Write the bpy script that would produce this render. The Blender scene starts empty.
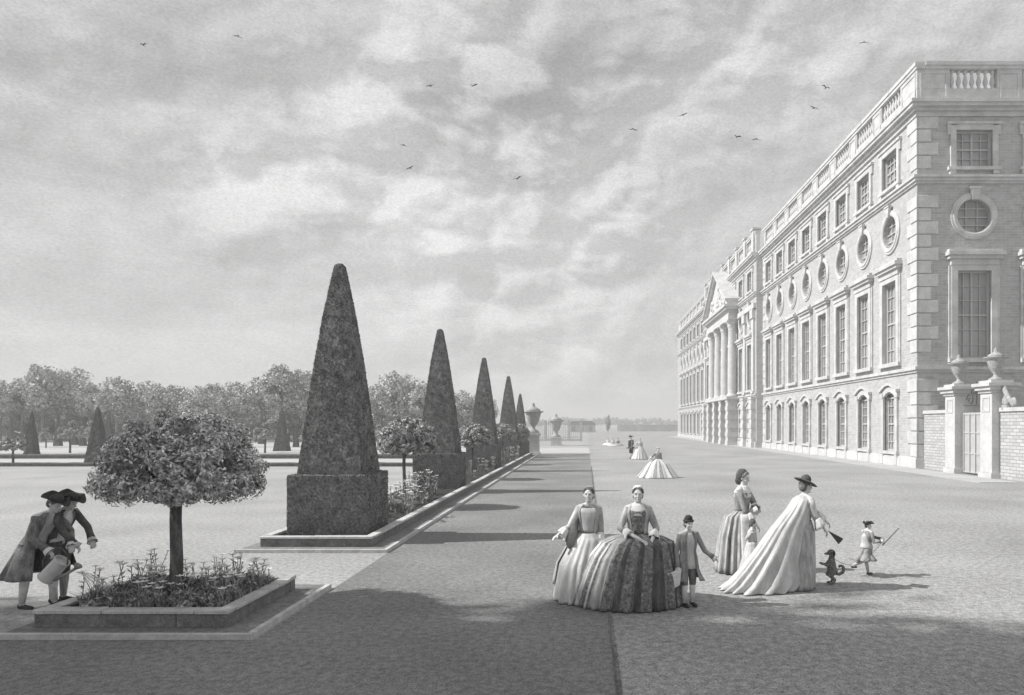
import bpy, bmesh, math, random
import numpy as np
from mathutils import Vector, Matrix, noise
random.seed(7); rng = np.random.default_rng(7)
C = bpy.context.scene.collection
S = bpy.context.scene
PI = math.pi
EYE = 2.45
F = 700.0; VX = 586.0; VY = 424.0
def gx(px, d): return (px - VX) * d / F            # metres to the side of the walk's axis
def gz(py, d): return EYE - (py - VY) * d / F
def gd(py, z=0.0): return F * (EYE - z) / (py - VY)

# ------------------------------------------------------------------ materials
MATS = {}
def mat(name, v, var=0.12, scale=8.0, fine=0.0, fscale=120.0, rough=0.9, bump=0.0, bscale=40.0, stretch=(1,1,1), spec=0.2, coord='Object'):
    """grey material; var = broad tonal variation, fine = small grain"""
    if name in MATS: return MATS[name]
    m = bpy.data.materials.new(name); m.use_nodes = True
    nt = m.node_tree; N = nt.nodes; L = nt.links
    b = N['Principled BSDF']; b.inputs['Roughness'].default_value = rough
    b.inputs['Specular IOR Level'].default_value = spec
    tc = N.new('ShaderNodeTexCoord'); mp = N.new('ShaderNodeMapping'); mp.inputs['Scale'].default_value = stretch
    L.new(tc.outputs[coord], mp.inputs[0])
    n1 = N.new('ShaderNodeTexNoise'); n1.inputs['Scale'].default_value = scale; n1.inputs['Detail'].default_value = 5
    L.new(mp.outputs[0], n1.inputs['Vector'])
    r1 = N.new('ShaderNodeMapRange'); r1.inputs[1].default_value = .3; r1.inputs[2].default_value = .7
    r1.inputs[3].default_value = 1 - var; r1.inputs[4].default_value = 1 + var
    L.new(n1.outputs['Fac'], r1.inputs[0])
    n2 = N.new('ShaderNodeTexNoise'); n2.inputs['Scale'].default_value = fscale; n2.inputs['Detail'].default_value = 3
    L.new(mp.outputs[0], n2.inputs['Vector'])
    r2 = N.new('ShaderNodeMapRange'); r2.inputs[1].default_value = .3; r2.inputs[2].default_value = .7
    r2.inputs[3].default_value = 1 - fine; r2.inputs[4].default_value = 1 + fine
    L.new(n2.outputs['Fac'], r2.inputs[0])
    n4 = N.new('ShaderNodeTexNoise'); n4.inputs['Scale'].default_value = fscale*.22; n4.inputs['Detail'].default_value = 2
    L.new(mp.outputs[0], n4.inputs['Vector'])
    r4 = N.new('ShaderNodeMapRange'); r4.inputs[1].default_value = .3; r4.inputs[2].default_value = .7
    r4.inputs[3].default_value = 1 - fine*.6; r4.inputs[4].default_value = 1 + fine*.6
    L.new(n4.outputs['Fac'], r4.inputs[0])
    m5 = N.new('ShaderNodeMath'); m5.operation = 'MULTIPLY'; L.new(r4.outputs[0], m5.inputs[0]); L.new(r2.outputs[0], m5.inputs[1])
    mu = N.new('ShaderNodeMath'); mu.operation = 'MULTIPLY'; L.new(r1.outputs[0], mu.inputs[0]); L.new(m5.outputs[0], mu.inputs[1])
    m2 = N.new('ShaderNodeMath'); m2.operation = 'MULTIPLY'; m2.inputs[1].default_value = v; L.new(mu.outputs[0], m2.inputs[0])
    m2.use_clamp = True
    L.new(m2.outputs[0], b.inputs['Base Color'])
    if bump:
        n3 = N.new('ShaderNodeTexNoise'); n3.inputs['Scale'].default_value = bscale; n3.inputs['Detail'].default_value = 4
        L.new(mp.outputs[0], n3.inputs['Vector'])
        bp = N.new('ShaderNodeBump'); bp.inputs['Strength'].default_value = bump; bp.inputs['Distance'].default_value = .02
        L.new(n3.outputs['Fac'], bp.inputs['Height']); L.new(bp.outputs[0], b.inputs['Normal'])
    MATS[name] = m; return m
def brick_mat(name, v1, v2, mortar, bw, bh, ms=.012, fine=.12, bump=.25):
    m = bpy.data.materials.new(name); m.use_nodes = True; nt = m.node_tree; N = nt.nodes; L = nt.links
    b = N['Principled BSDF']; b.inputs['Roughness'].default_value = .9; b.inputs['Specular IOR Level'].default_value = .15
    g = N.new('ShaderNodeNewGeometry'); sp = N.new('ShaderNodeSeparateXYZ'); L.new(g.outputs['Position'], sp.inputs[0])
    a = N.new('ShaderNodeMath'); L.new(sp.outputs[0], a.inputs[0]); L.new(sp.outputs[1], a.inputs[1])
    cb = N.new('ShaderNodeCombineXYZ'); L.new(a.outputs[0], cb.inputs[0]); L.new(sp.outputs[2], cb.inputs[1])
    t = N.new('ShaderNodeTexBrick'); L.new(cb.outputs[0], t.inputs['Vector']); t.inputs['Scale'].default_value = 1
    t.inputs['Brick Width'].default_value = bw; t.inputs['Row Height'].default_value = bh; t.inputs['Mortar Size'].default_value = ms
    t.inputs['Color1'].default_value = (v1,)*3+(1,); t.inputs['Color2'].default_value = (v2,)*3+(1,); t.inputs['Mortar'].default_value = (mortar,)*3+(1,)
    t.inputs['Mortar Smooth'].default_value = .3
    n = N.new('ShaderNodeTexNoise'); n.inputs['Scale'].default_value = 3.5; n.inputs['Detail'].default_value = 9; n.inputs['Roughness'].default_value = .75
    L.new(g.outputs['Position'], n.inputs['Vector'])
    r = N.new('ShaderNodeMapRange'); r.inputs[1].default_value = .3; r.inputs[2].default_value = .7; r.inputs[3].default_value = 1-fine; r.inputs[4].default_value = 1+fine
    L.new(n.outputs['Fac'], r.inputs[0])
    mx = N.new('ShaderNodeMix'); mx.data_type = 'RGBA'; mx.blend_type = 'MULTIPLY'; mx.inputs[0].default_value = 1
    L.new(t.outputs['Color'], mx.inputs[6]); L.new(r.outputs[0], mx.inputs[7]); L.new(mx.outputs[2], b.inputs['Base Color'])
    bp = N.new('ShaderNodeBump'); bp.inputs['Strength'].default_value = bump; bp.inputs['Distance'].default_value = .01
    L.new(t.outputs['Fac'], bp.inputs['Height']); bp.invert = True; L.new(bp.outputs[0], b.inputs['Normal'])
    MATS[name] = m; return m

M_brick = brick_mat('palace brick', .455, .37, .50, .46, .15, .014, .16, .4)
M_rust = brick_mat('rusticated stone', .52, .46, .22, 1.1, .72, .03, .1, .8)
M_wallbrick = brick_mat('garden wall brick', .52, .40, .28, .45, .15, .02)
M_stone = mat('pale dressed stone', .54, .10, 1.2, .10, 14, bump=.15, bscale=12)
M_trim = mat('weathered trim stone', .52, .14, 1.4, .10, 14, bump=.15, bscale=12)
M_quoin = mat('quoin stone', .53, .12, .9, .12, 14, bump=.2, bscale=12)
M_glass = mat('old window glass', .33, .25, .6, rough=.25, spec=.5)
M_bar = mat('painted glazing bar', .46, .1)
M_roof = mat('lead roof', .25)
M_iron = mat('dark wrought iron', .08, .1)
M_gate = mat('pale painted gate', .42, .1, 3)
M_urn = mat('carved urn stone', .36, .25, 9, .15, 60, bump=.4, bscale=30)
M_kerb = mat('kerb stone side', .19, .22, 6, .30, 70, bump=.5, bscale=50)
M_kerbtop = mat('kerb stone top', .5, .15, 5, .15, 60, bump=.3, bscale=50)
M_soil = mat('bed soil', .05, .35, 9, .5, 60, bump=1, bscale=60)
M_lawn = mat('mown lawn', .345, .14, .35, .42, 60, bump=.5, bscale=55)
M_turf = mat('walk turf', .215, .18, .45, .40, 55, bump=.6, bscale=60)
M_gravel = mat('rolled gravel', .315, .16, .25, .42, 50, bump=.5, bscale=60)
M_pale = mat('pale walk sand', .44, .08, .4, .15, 40)
M_pave = mat('stone paving strip', .42, .08, .6, .10, 30)
M_yew = mat('clipped yew', .175, .22, 5, .6, 90, rough=.8)
M_yewfar = mat('yew of the far parterre', .08, .3, 6, .3, 20)
M_leaf = mat('evergreen leaf', .50, .6, 11, .3, 50, rough=.55, spec=.4)
M_leaf2 = mat('pale evergreen leaf', .38, .5, 8, .3, 50, rough=.55, spec=.4)
M_wood = mat('wood foliage', .42, .35, .5, .3, 3)
M_bark = mat('bark', .13, .35, 14, .4, 70, bump=.8, bscale=30, stretch=(1,1,.25))
M_bark0 = mat('pale bark', .2, .3, 5)
M_green = mat('flower foliage', .36, .5, 12, .3, 60)
M_flower = mat('pale petals', .75, .1, 10)
M_skin = mat('skin', .6, .06, 8, .05, 60, rough=.6, spec=.3)
M_hair = mat('powdered dark hair', .16, .3, 30, .3, 150, stretch=(1,1,.4))
M_white = mat('white linen', .7, .10, 14, .10, 90)
M_cream = mat('pale satin', .50, .18, 9, .12, 60, rough=.45, spec=.5, stretch=(1,1,.2))
M_grey = mat('grey cloth', .28, .25, 14, .2, 80, stretch=(1,1,.3))
M_grey2 = mat('mid grey silk', .38, .28, 18, .2, 90, rough=.5, spec=.4, stretch=(1,1,.3))
M_dark = mat('dark cloth', .105, .3, 14, .3, 80, stretch=(1,1,.4))
M_char = mat('charcoal wool', .19, .35, 16, .3, 80, stretch=(1,1,.4))
M_broc = mat('dark brocade', .18, .6, 26, .4, 90, rough=.5, spec=.4)
M_black = mat('black felt', .06, .2, 20)
M_tin = mat('tinned iron', .55, .12, 12, rough=.4, spec=.6)
M_eye = mat('dark eye', .03)
M_fur = mat('dark dog fur', .2, .5, 40, .4, 160, bump=.8, bscale=120)
M_far = mat('far wood foliage', .22, .2, .2)
M_bird = mat('bird plumage', .06)

# ------------------------------------------------------------------ helpers
class MB:
    def __init__(s, T=None): s.bm = bmesh.new(); s.T = T or (lambda p: Vector(p)); s.mi = 0
    def v(s, p): return s.bm.verts.new(s.T(p))
    def f(s, vs):
        try:
            f = s.bm.faces.new(vs); f.material_index = s.mi; return f
        except ValueError: return None
    def box(s, x0, x1, y0, y1, z0, z1):
        v = [s.v((x, y, z)) for z in (z0, z1) for y in (y0, y1) for x in (x0, x1)]
        for q in ((0,1,3,2),(4,5,7,6),(0,1,5,4),(2,3,7,6),(0,2,6,4),(1,3,7,5)): s.f([v[i] for i in q])
    def rings(s, R, close=True, cap=(True, True)):
        vr = [[s.v(p) for p in r] for r in R]; n = len(vr[0])
        for a, b in zip(vr, vr[1:]):
            for i in range(n if close else n-1):
                j = (i+1) % n; s.f([a[i], a[j], b[j], b[i]])
        if cap[0]: s.f(vr[0])
        if cap[1]: s.f(vr[-1])
    def lathe(s, prof, c=(0,0,0), n=20, cap=(True, True)):
        s.rings([[(c[0]+r*math.cos(2*PI*i/n), c[1]+r*math.sin(2*PI*i/n), c[2]+z) for i in range(n)] for r, z in prof], cap=cap)
    def tube(s, pts, rad, n=8, cap=(True, True)):
        pts = [Vector(p) for p in pts]
        if not hasattr(rad, '__len__'): rad = [rad]*len(pts)
        R = []; up = None
        for i, p in enumerate(pts):
            d = (pts[min(i+1, len(pts)-1)] - pts[max(i-1, 0)]).normalized()
            if up is None: up = d.orthogonal().normalized()
            a = (up - d*up.dot(d)).normalized(); b = d.cross(a); up = a
            R.append([p + (a*math.cos(2*PI*k/n) + b*math.sin(2*PI*k/n))*rad[i] for k in range(n)])
        s.rings(R, cap=cap)
    def ball(s, c, r, n=14, m=9, R=None):
        if not hasattr(r, '__len__'): r = (r, r, r)
        c = Vector(c); rr = []
        for j in range(m+1):
            t = PI*(j/m); z = -math.cos(t); q = max(math.sin(t), .02); ring = []
            for i in range(n):
                w = Vector((q*math.cos(2*PI*i/n)*r[0], q*math.sin(2*PI*i/n)*r[1], z*r[2]))
                if R: w = R @ w
                ring.append(c + w)
            rr.append(ring)
        s.rings(rr)
    def caps(s, p0, r0, p1, r1, n=12):
        p0 = Vector(p0); p1 = Vector(p1); d = p1-p0
        if d.length < 1e-6: return s.ball(p0, r0)
        d.normalize(); a = d.orthogonal().normalized(); b = d.cross(a); R = []
        for t in (-80, -55, -25, 0): R.append((p0 + d*math.sin(math.radians(t))*r0, math.cos(math.radians(t))*r0))
        for t in (0, 25, 55, 80): R.append((p1 + d*math.sin(math.radians(t))*r1, math.cos(math.radians(t))*r1))
        s.rings([[p + (a*math.cos(2*PI*k/n) + b*math.sin(2*PI*k/n))*r for k in range(n)] for p, r in R])
    def prism(s, outline, y0, y1):
        """outline in (x,z), thickness in y"""
        a = [s.v((x, y0, z)) for x, z in outline]; b = [s.v((x, y1, z)) for x, z in outline]
        n = len(a); s.f(a); s.f(b[::-1])
        for i in range(n): s.f([a[i], a[(i+1)%n], b[(i+1)%n], b[i]])
    def build(s, name, m, parent=None, smooth=False, bevel=0):
        bmesh.ops.recalc_face_normals(s.bm, faces=s.bm.faces)
        me = bpy.data.meshes.new(name); s.bm.to_mesh(me); s.bm.free()
        for mm in (m if isinstance(m, (list, tuple)) else [m]): me.materials.append(mm)
        if smooth: me.polygons.foreach_set('use_smooth', [True]*len(me.polygons))
        o = bpy.data.objects.new(name, me); C.objects.link(o)
        if parent: o.parent = parent
        if bevel:
            b = o.modifiers.new('b', 'BEVEL'); b.width = bevel; b.segments = 1; b.limit_method = 'ANGLE'
        return o
def tag(o, label=None, cat=None, group=None, kind=None):
    for k, v in (('label', label), ('category', cat), ('group', group), ('kind', kind)):
        if v: o[k] = v
    return o
def empty(name, loc, label, cat, group=None, rz=0):
    o = bpy.data.objects.new(name, None); C.objects.link(o); o.location = loc; o.rotation_euler.z = rz
    o.empty_display_size = .2
    return tag(o, label, cat, group)
def dup(root, loc, label=None, rz=None, scale=None):
    r = root.copy(); C.objects.link(r); r.location = loc
    if label: r['label'] = label
    if rz is not None: r.rotation_euler.z = rz
    if scale is not None: r.scale = scale
    for ch in list(root.children):
        c = ch.copy(); C.objects.link(c); c.parent = r
        for g in list(ch.children):
            d = g.copy(); C.objects.link(d); d.parent = c
    return r
def child(mesh, name, parent, loc, rz=0):
    o = bpy.data.objects.new(name, mesh); C.objects.link(o); o.parent = parent; o.location = loc; o.rotation_euler.z = rz
    return o
def leaves(name, pts, nrm, size, m, parent=None, aspect=.5, jitter=.7):
    """many small leaf faces: pts (N,3), preferred normals (N,3)"""
    n = len(pts)
    nn = nrm + rng.normal(0, jitter, (n, 3)); nn /= np.linalg.norm(nn, axis=1)[:, None]+1e-9
    t = rng.normal(0, 1, (n, 3)); t -= (t*nn).sum(1)[:, None]*nn; t /= np.linalg.norm(t, axis=1)[:, None]+1e-9
    b = np.cross(nn, t); s = (size*rng.uniform(.6, 1.3, n))[:, None]
    V = np.empty((n, 4, 3)); V[:, 0] = pts - t*s; V[:, 1] = pts + b*s*aspect + nn*s*.15; V[:, 2] = pts + t*s; V[:, 3] = pts - b*s*aspect + nn*s*.15
    me = bpy.data.meshes.new(name); me.vertices.add(n*4); me.vertices.foreach_set('co', V.reshape(-1))
    me.loops.add(n*4); me.loops.foreach_set('vertex_index', np.arange(n*4, dtype=np.int32))
    me.polygons.add(n); me.polygons.foreach_set('loop_start', np.arange(0, n*4, 4, dtype=np.int32)); me.polygons.foreach_set('loop_total', np.full(n, 4, dtype=np.int32))
    me.update(); me.validate(); me.materials.append(m)
    o = bpy.data.objects.new(name, me); C.objects.link(o)
    if parent: o.parent = parent
    return o
def clumps(centres, normals, per, spread):
    c = np.repeat(np.array(centres), per, axis=0); nr = np.repeat(np.array(normals), per, axis=0)
    off = rng.normal(0, 1, c.shape); off /= np.linalg.norm(off, axis=1)[:, None]; off *= (rng.uniform(0, 1, len(c))**.4)[:, None]
    if hasattr(spread, '__len__'): spread = np.repeat(np.array(spread), per)[:, None]
    return c + off*spread, nr*.4 + off*.9

# ------------------------------------------------------------------ ground
def sheet(name, x0, x1, y0, y1, z, m, sub=1):
    b = MB(); b.f([b.v((x0,y0,z)), b.v((x1,y0,z)), b.v((x1,y1,z)), b.v((x0,y1,z))])
    o = b.build(name, m); tag(o, kind='structure'); return o
sheet('ground', -1400, 1400, -60, 2600, 0, M_lawn)
sheet('lawn', -3.76, .30, -10, 58, .004, M_turf)
b = MB(); b.f([b.v(p) for p in ((.30,-10,.004),(260,-10,.004),(260,400,.004),(.30,400,.004))]); tag(b.build('gravel_walk', M_gravel), kind='structure')
b = MB(); b.f([b.v(p) for p in ((-40,-10,.004),(-3.76,-10,.004),(-3.76,7.93,.004),(-40,7.93,.004))]); tag(b.build('lawn', M_turf), kind='structure')
sheet('cross_path', -70, .30, 59, 72, .008, M_pale)
sheet('parterre_path', -60, -9, 41.5, 48.5, .006, M_pale)
sheet('parterre_path', -80, -9, 76, 92, .006, M_pale)
b = MB(); b.box(16.3, 18.0, 29, 140, 0.0, .03); tag(b.build('pavement', M_pave), kind='structure')

# low turf step and its pale edge around each bed
def step(x0, x1, y0, y1):
    b = MB(); e = .07
    b.box(x0+e, x1-e, y0+e, y1, .0, .055); o = b.build('turf_step', M_turf); tag(o, kind='structure')
    b = MB(); b.box(x0, x1, y0, y0+e, 0, .065)
    y = y0+e; random.seed(3)
    while y < y1-.3:
        l = random.uniform(1.3, 2.2); b.box(x1-e, x1, y+.012, min(y+l, y1), 0, .065); y += l+.012
    o = b.build('step_edging', M_kerbtop); tag(o, kind='structure')
step(-6.75, -3.80, 7.93, 10.45)
step(-6.68, -3.78, 13.28, 57)

# ------------------------------------------------------------------ beds
def bed(x0, x1, y0, y1, label):
    r = empty('flower_bed', ((x0+x1)/2, y0, 0), label, 'flower bed')
    cx = (x0+x1)/2; w = (x1-x0)/2; L = y1-y0; t = .16; h = .26
    k = MB(); rnd = random.Random(5)
    def run(ax, a0, a1, c0, c1):
        a = a0
        while a < a1-1e-6:
            l = min(rnd.uniform(1.3, 1.9), a1-a)
            if a1-(a+l) < .4: l = a1-a
            if ax == 'x': k.box(a, a+l-.006, c0, c1, 0.05, h-.05)
            else: k.box(c0, c1, a, a+l-.006, 0.05, h-.05)
            a += l
    run('x', -w, w, .02, t); run('x', -w, w, L-t, L-.02)
    run('y', t, L-t, -w+.02, -w+t); run('y', t, L-t, w-t, w-.02)
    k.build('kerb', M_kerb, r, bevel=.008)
    k = MB()
    def top(ax, a0, a1, c0, c1):
        a = a0
        while a < a1-1e-6:
            l = min(rnd.uniform(.8, 1.25), a1-a)
            if a1-(a+l) < .35: l = a1-a
            e = rnd.uniform(-.006, .006); u = rnd.uniform(-.006, .004)
            if ax == 'x': k.box(a, a+l-.010, c0+e, c1+e, h-.048, h+u)
            else: k.box(c0+e, c1+e, a, a+l-.010, h-.048, h+u)
            a += l
    top('x', -w-.01, w+.01, 0, t+.01); top('x', -w-.01, w+.01, L-t-.01, L); top('y', t+.022, L-t-.022, -w-.01, -w+t+.01); top('y', t+.022, L-t-.022, w-t-.01, w+.01)
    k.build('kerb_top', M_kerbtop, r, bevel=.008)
    # soil, uneven
    g = MB(); nx = 24; ny = max(24, int(L*6)); ny = min(ny, 260)
    vs = [[g.v((-w+t-.01+(2*w-2*t+.02)*i/nx, t-.01+(L-2*t+.02)*j/ny, h-.07+.05*noise.noise(Vector((i*.9, j*.9, 3))))) for i in range(nx+1)] for j in range(ny+1)]
    for j in range(ny):
        for i in range(nx): g.f([vs[j][i], vs[j][i+1], vs[j+1][i+1], vs[j+1][i]])
    g.build('soil', M_soil, r, smooth=True)
    return r
bed(-6.5, -4.20, 8.22, 10.15, 'square kerbed flower bed in the left foreground holding the large round-headed tree')
bed(-6.35, -4.16, 13.62, 54.3, 'long kerbed border running back under the row of clipped yew obelisks')

# ------------------------------------------------------------------ clipped yew obelisks
def fuzz_solid(levels, amp, seed, sub=26):
    """square-plan solid from (half width, z) levels with rough clipped surface"""
    b = MB(); zs = []
    for (w0, z0), (w1, z1) in zip(levels, levels[1:]):
        n = max(1, int(abs(z1-z0)/.09)+int(abs(w1-w0) > .02 and abs(z1-z0) < .05))
        for i in range(n): zs.append((w0+(w1-w0)*i/n, z0+(z1-z0)*i/n))
    zs.append(levels[-1]); R = []
    for w, z in zs:
        ring = []
        for s_ in range(4):
            for i in range(sub):
                t = -1+2*i/sub; t = t*.995
                p = [(t, -1), (1, t), (-t, 1), (-1, -t)][s_]
                q = Vector((p[0]*w, p[1]*w, z))
                d = noise.noise(q*5+Vector((seed, 0, 0)))*amp + noise.noise(q*17+Vector((0, seed, 0)))*amp*.6
                nrm = Vector((p[0], p[1], 0)).normalized()
                ring.append(q + nrm*d*min(1, w*3))
        R.append(ring)
    b.rings(R); return b
def surface_pts(levels, n):
    lv = [(w, z) for w, z in levels]; areas = []; 
    for (w0, z0), (w1, z1) in zip(lv, lv[1:]): areas.append((w0+w1)*math.hypot(z1-z0, w1-w0)+1e-6)
    areas = np.array(areas); idx = rng.choice(len(areas), n, p=areas/areas.sum()); t = rng.uniform(0, 1, n)
    L = np.array(lv); w = L[idx, 0]*(1-t)+L[idx+1, 0]*t; z = L[idx, 1]*(1-t)+L[idx+1, 1]*t
    sd = rng.integers(0, 4, n); u = rng.uniform(-1, 1, n)
    x = np.where(sd == 0, u, np.where(sd == 1, 1, np.where(sd == 2, u, -1)))*w; y = np.where(sd == 0, -1, np.where(sd == 1, u, np.where(sd == 2, 1, u)))*w
    nx = np.where(sd == 1, 1., np.where(sd == 3, -1., 0)); ny = np.where(sd == 0, -1., np.where(sd == 2, 1., 0))
    return np.stack([x, y, z], 1), np.stack([nx, ny, np.full(n, .2)], 1)
BZ = .20
LOW = [(.80, 0), (.80, 1.20), (.66, 1.215)]
UP = [(.655, 1.20), (.635, 1.42), (.56, 2.1), (.42, 3.4), (.27, 4.55), (.12, 5.48), (.095, 5.62), (.045, 5.68)]
def make_obelisk(loc, label):
    r = empty('yew_obelisk', loc, label, 'topiary', 'clipped yew obelisks standing in the long border')
    a = fuzz_solid(LOW, .014, 3).build('hedge_plinth', M_yew, r, smooth=False)
    p, n = surface_pts(LOW, 16000); l = leaves('sprigs', p, n, .021, M_yew, a, .45, .8)
    a2 = fuzz_solid(UP, .014, 9).build('obelisk', M_yew, r, smooth=False)
    p, n = surface_pts(UP, 30000); leaves('sprigs', p, n, .021, M_yew, a2, .45, .8)
    return r
ob0 = make_obelisk((-5.27, 15.0, BZ), 'nearest and tallest-looking clipped yew obelisk on its square hedge plinth')
for y, z, lb in ((25.3, 1, 'second yew obelisk back along the border, behind the thin-stemmed standard tree'),
                 (36.2, 1, 'third yew obelisk back along the border'),
                 (47.6, .97, 'fourth yew obelisk back along the border'),
                 (53.2, .80, 'farthest and smallest yew obelisk of the border, just left of the stone urn')):
    dup(ob0, (-5.27 if y < 53 else -5.0, y, BZ), lb, scale=(1 if z > .9 else .8, 1 if z > .9 else .8, z))

# ------------------------------------------------------------------ standard trees (round umbrella heads)
def make_standard(loc, label, W=1.1, zc=1.45, top=2.40, leafn=120, per=90, size=.045, m=M_leaf, trunk=.085, group='round-headed standard trees of the border', seed=1, ox=0):
    r = empty('standard_tree', loc, label, 'tree', group)
    rd = random.Random(seed)
    t = MB(); t.tube([(0,0,-.1), (.0,0,.05), (.01,0,.5), (-.01,.01,zc*.72), (.01,0,zc+.15)], [trunk*1.35, trunk*1.15, trunk, trunk*.92, trunk*.9], 14)
    for k in range(9):
        a = 2*PI*k/9+rd.uniform(-.3,.3); l = rd.uniform(.45, .8)*W
        t.tube([(0,0,zc-.22+rd.uniform(0,.2)), (math.cos(a)*l*.35, math.sin(a)*l*.35, zc+.05), (math.cos(a)*l, math.sin(a)*l, zc+rd.uniform(.2,.45))], [trunk*.5, trunk*.33, trunk*.12], 7)
    t.build('trunk', M_bark, r, smooth=True)
    cs = []; ns = []; sp = []
    H = top-zc
    for k in range(leafn):
        a = rd.uniform(0, 2*PI); lump = 1+.09*math.sin(3*a+seed)+.05*math.sin(5*a)+rd.uniform(-.07,.07)
        if k < leafn*.62:                   # outer shell, dome above a shallow underside
            u = rd.uniform(-.35, 1); q = math.sqrt(1-u*u) if u > 0 else 1-abs(u)*.5
            rr = W*.88*q*lump; z = zc + (H*.86*u if u > 0 else H*.30*u) + .10
            n = Vector((math.cos(a)*q, math.sin(a)*q, u+.15)).normalized()
        else:                               # filling
            rr = W*.8*rd.random()**.5*lump; z = zc + rd.uniform(-.10, .75)*H*math.sqrt(max(0, 1-(rr/W)**2)) + .05
            n = Vector((math.cos(a)*.6, math.sin(a)*.6, .7)).normalized()
        cs.append((rr*math.cos(a)+W*ox, rr*math.sin(a), z+rd.uniform(-.03,.03))); ns.append(tuple(n)); sp.append(rd.uniform(.11, .19)*W/1.1)
    p, n = clumps(cs, ns, per, sp)
    leaves('crown', p, n, size, m, r, .42, .5)
    return r
make_standard((-5.36, 9.15, .18), 'large round-headed standard tree with dense leaves in the square foreground bed', 1.02, 1.40, 2.40, 290, 140, .031, M_leaf, .078, seed=4, ox=.13)
st = make_standard((-5.3, 20.4, .18), 'pale round-headed tree on a thin stem between the first and second obelisks', .86, 1.50, 2.40, 230, 60, .055, M_leaf2, .05, seed=2, ox=.10)
for y, lb in ((30.8, 'low round-headed tree between the second and third obelisks'), (41.9, 'low round-headed tree between the third and fourth obelisks'), (50.6, 'low round-headed tree between the fourth and last obelisks')):
    dup(st, (-5.0, y, .1), lb, rz=y, scale=(1, 1, .97))

# ------------------------------------------------------------------ flowers
def make_plant(h, nb, nf, kind):
    r = empty('flowering_plant', (0,0,0), 'tuft of narrow leaves with small pale flowers in the foreground bed', 'plant', 'flowering plants in the beds')
    b = MB(); rd = random.Random(kind*11)
    for k in range(nb):
        a = rd.uniform(0, 2*PI); l = h*rd.uniform(.45, .8); o = rd.uniform(.25, .7)*l; w = .015
        px, py = rd.uniform(-.04,.04), rd.uniform(-.04,.04); s = Vector((-math.sin(a), math.cos(a), 0))*w
        P = [Vector((px+math.cos(a)*o*t*t, py+math.sin(a)*o*t*t, l*(t-.25*t**3))) for t in (0,.35,.7,1)]
        q = [(b.v(p-s*(1-i*.3)), b.v(p+s*(1-i*.3))) for i, p in enumerate(P)]
        for (u1,u2),(v1,v2) in zip(q, q[1:]): b.f([u1,u2,v2,v1])
    b.build('foliage', M_green, r)
    for k in range(nf):
        a = rd.uniform(0, 2*PI); o = rd.uniform(.02,.09)*h*3; hh = h*rd.uniform(.8,1.05)
        e = Vector((math.cos(a)*o, math.sin(a)*o, hh))
        s = MB(); mid = e*.5+Vector((rd.uniform(-.03,.03), rd.uniform(-.03,.03), .05*h)); s.tube([(0,0,0), mid, e*.85+mid*.1, e], .0045, 5)
        for q_ in range(7):
            t_ = .2+.1*q_; c_ = mid*(t_*2) if t_ < .5 else mid.lerp(e, t_*2-1); a_ = q_*2.4; dv = Vector((math.cos(a_), math.sin(a_), .5)); sd_ = Vector((-math.sin(a_), math.cos(a_), 0))
            s.f([s.v(c_), s.v(c_+dv*.03+sd_*.012), s.v(c_+dv*.07), s.v(c_+dv*.03-sd_*.012)])
        st_ = s.build('stem', M_green, r)
        fl = MB(); n = 6
        for j in range(n):
            t = 2*PI*j/n; d = Vector((math.cos(t), math.sin(t), .35)); pz = Vector((-math.sin(t), math.cos(t), 0))
            fl.f([fl.v(e), fl.v(e+d*.034+pz*.018), fl.v(e+d*.056), fl.v(e+d*.034-pz*.018)])
        fl.ball(e+Vector((0,0,.006)), .009, 8, 5)
        fl.build('flower', M_flower, r)
    return r
protos = [make_plant(.24, 26, 1, 1), make_plant(.30, 30, 2, 2), make_plant(.20, 34, 0, 3), make_plant(.46, 22, 4, 4)]
spots = []
rd = random.Random(12)
for k in range(110):
    for _ in range(30):
        x = rd.uniform(-6.15, -4.4); y = rd.uniform(8.5, 9.9)
        if all(math.hypot(x-a, y-c) > .10 for a, c, *_ in spots) and math.hypot(x+5.36, y-9.15) > .13: break
    spots.append((x, y, rd.choice((0, 2, 2, 1, 2, 0))))
spots += [(-5.98, 9.75, 3), (-5.55, 9.6, 1), (-4.75, 9.55, 3), (-4.55, 9.7, 1), (-5.1, 9.7, 3)]
PL = {0: 'short tuft with a single pale flower in the square foreground bed', 1: 'tuft with two pale flowers in the square foreground bed',
      2: 'flowerless tuft of narrow leaves in the square foreground bed', 3: 'tall loose plant with several pale flower heads in the square foreground bed'}
bushp = empty('leafy_plant', (0,0,0), 'low leafy plant filling the square foreground bed between the flowers', 'plant', 'low leafy plants in the foreground bed')
_p, _n = clumps([(rng.normal(0,.05), rng.normal(0,.05), rng.uniform(.03,.13)) for _ in range(9)], [(0,0,1)]*9, 26, .055)
leaves('foliage', _p, _n, .026, M_green, bushp, .4, .6); bushp.location = (-5.9, 8.75, .19)
for _ in range(38): dup(bushp, (rd.uniform(-6.2, -4.45), rd.uniform(8.48, 9.9), .19), rz=rd.uniform(0, 6), scale=(rd.uniform(.8, 1.3),)*3)
used = set()
def plant(k, loc, label, s):
    if k not in used: used.add(k); o = protos[k]; o.location = loc; o.scale = (s,)*3; o['label'] = label; return o
    return dup(protos[k], loc, label, rz=rd.uniform(0, 6), scale=(s,)*3)
for x, y, k in spots: plant(k, (x, y, .18), PL[k], rd.uniform(.95, 1.45))
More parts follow.
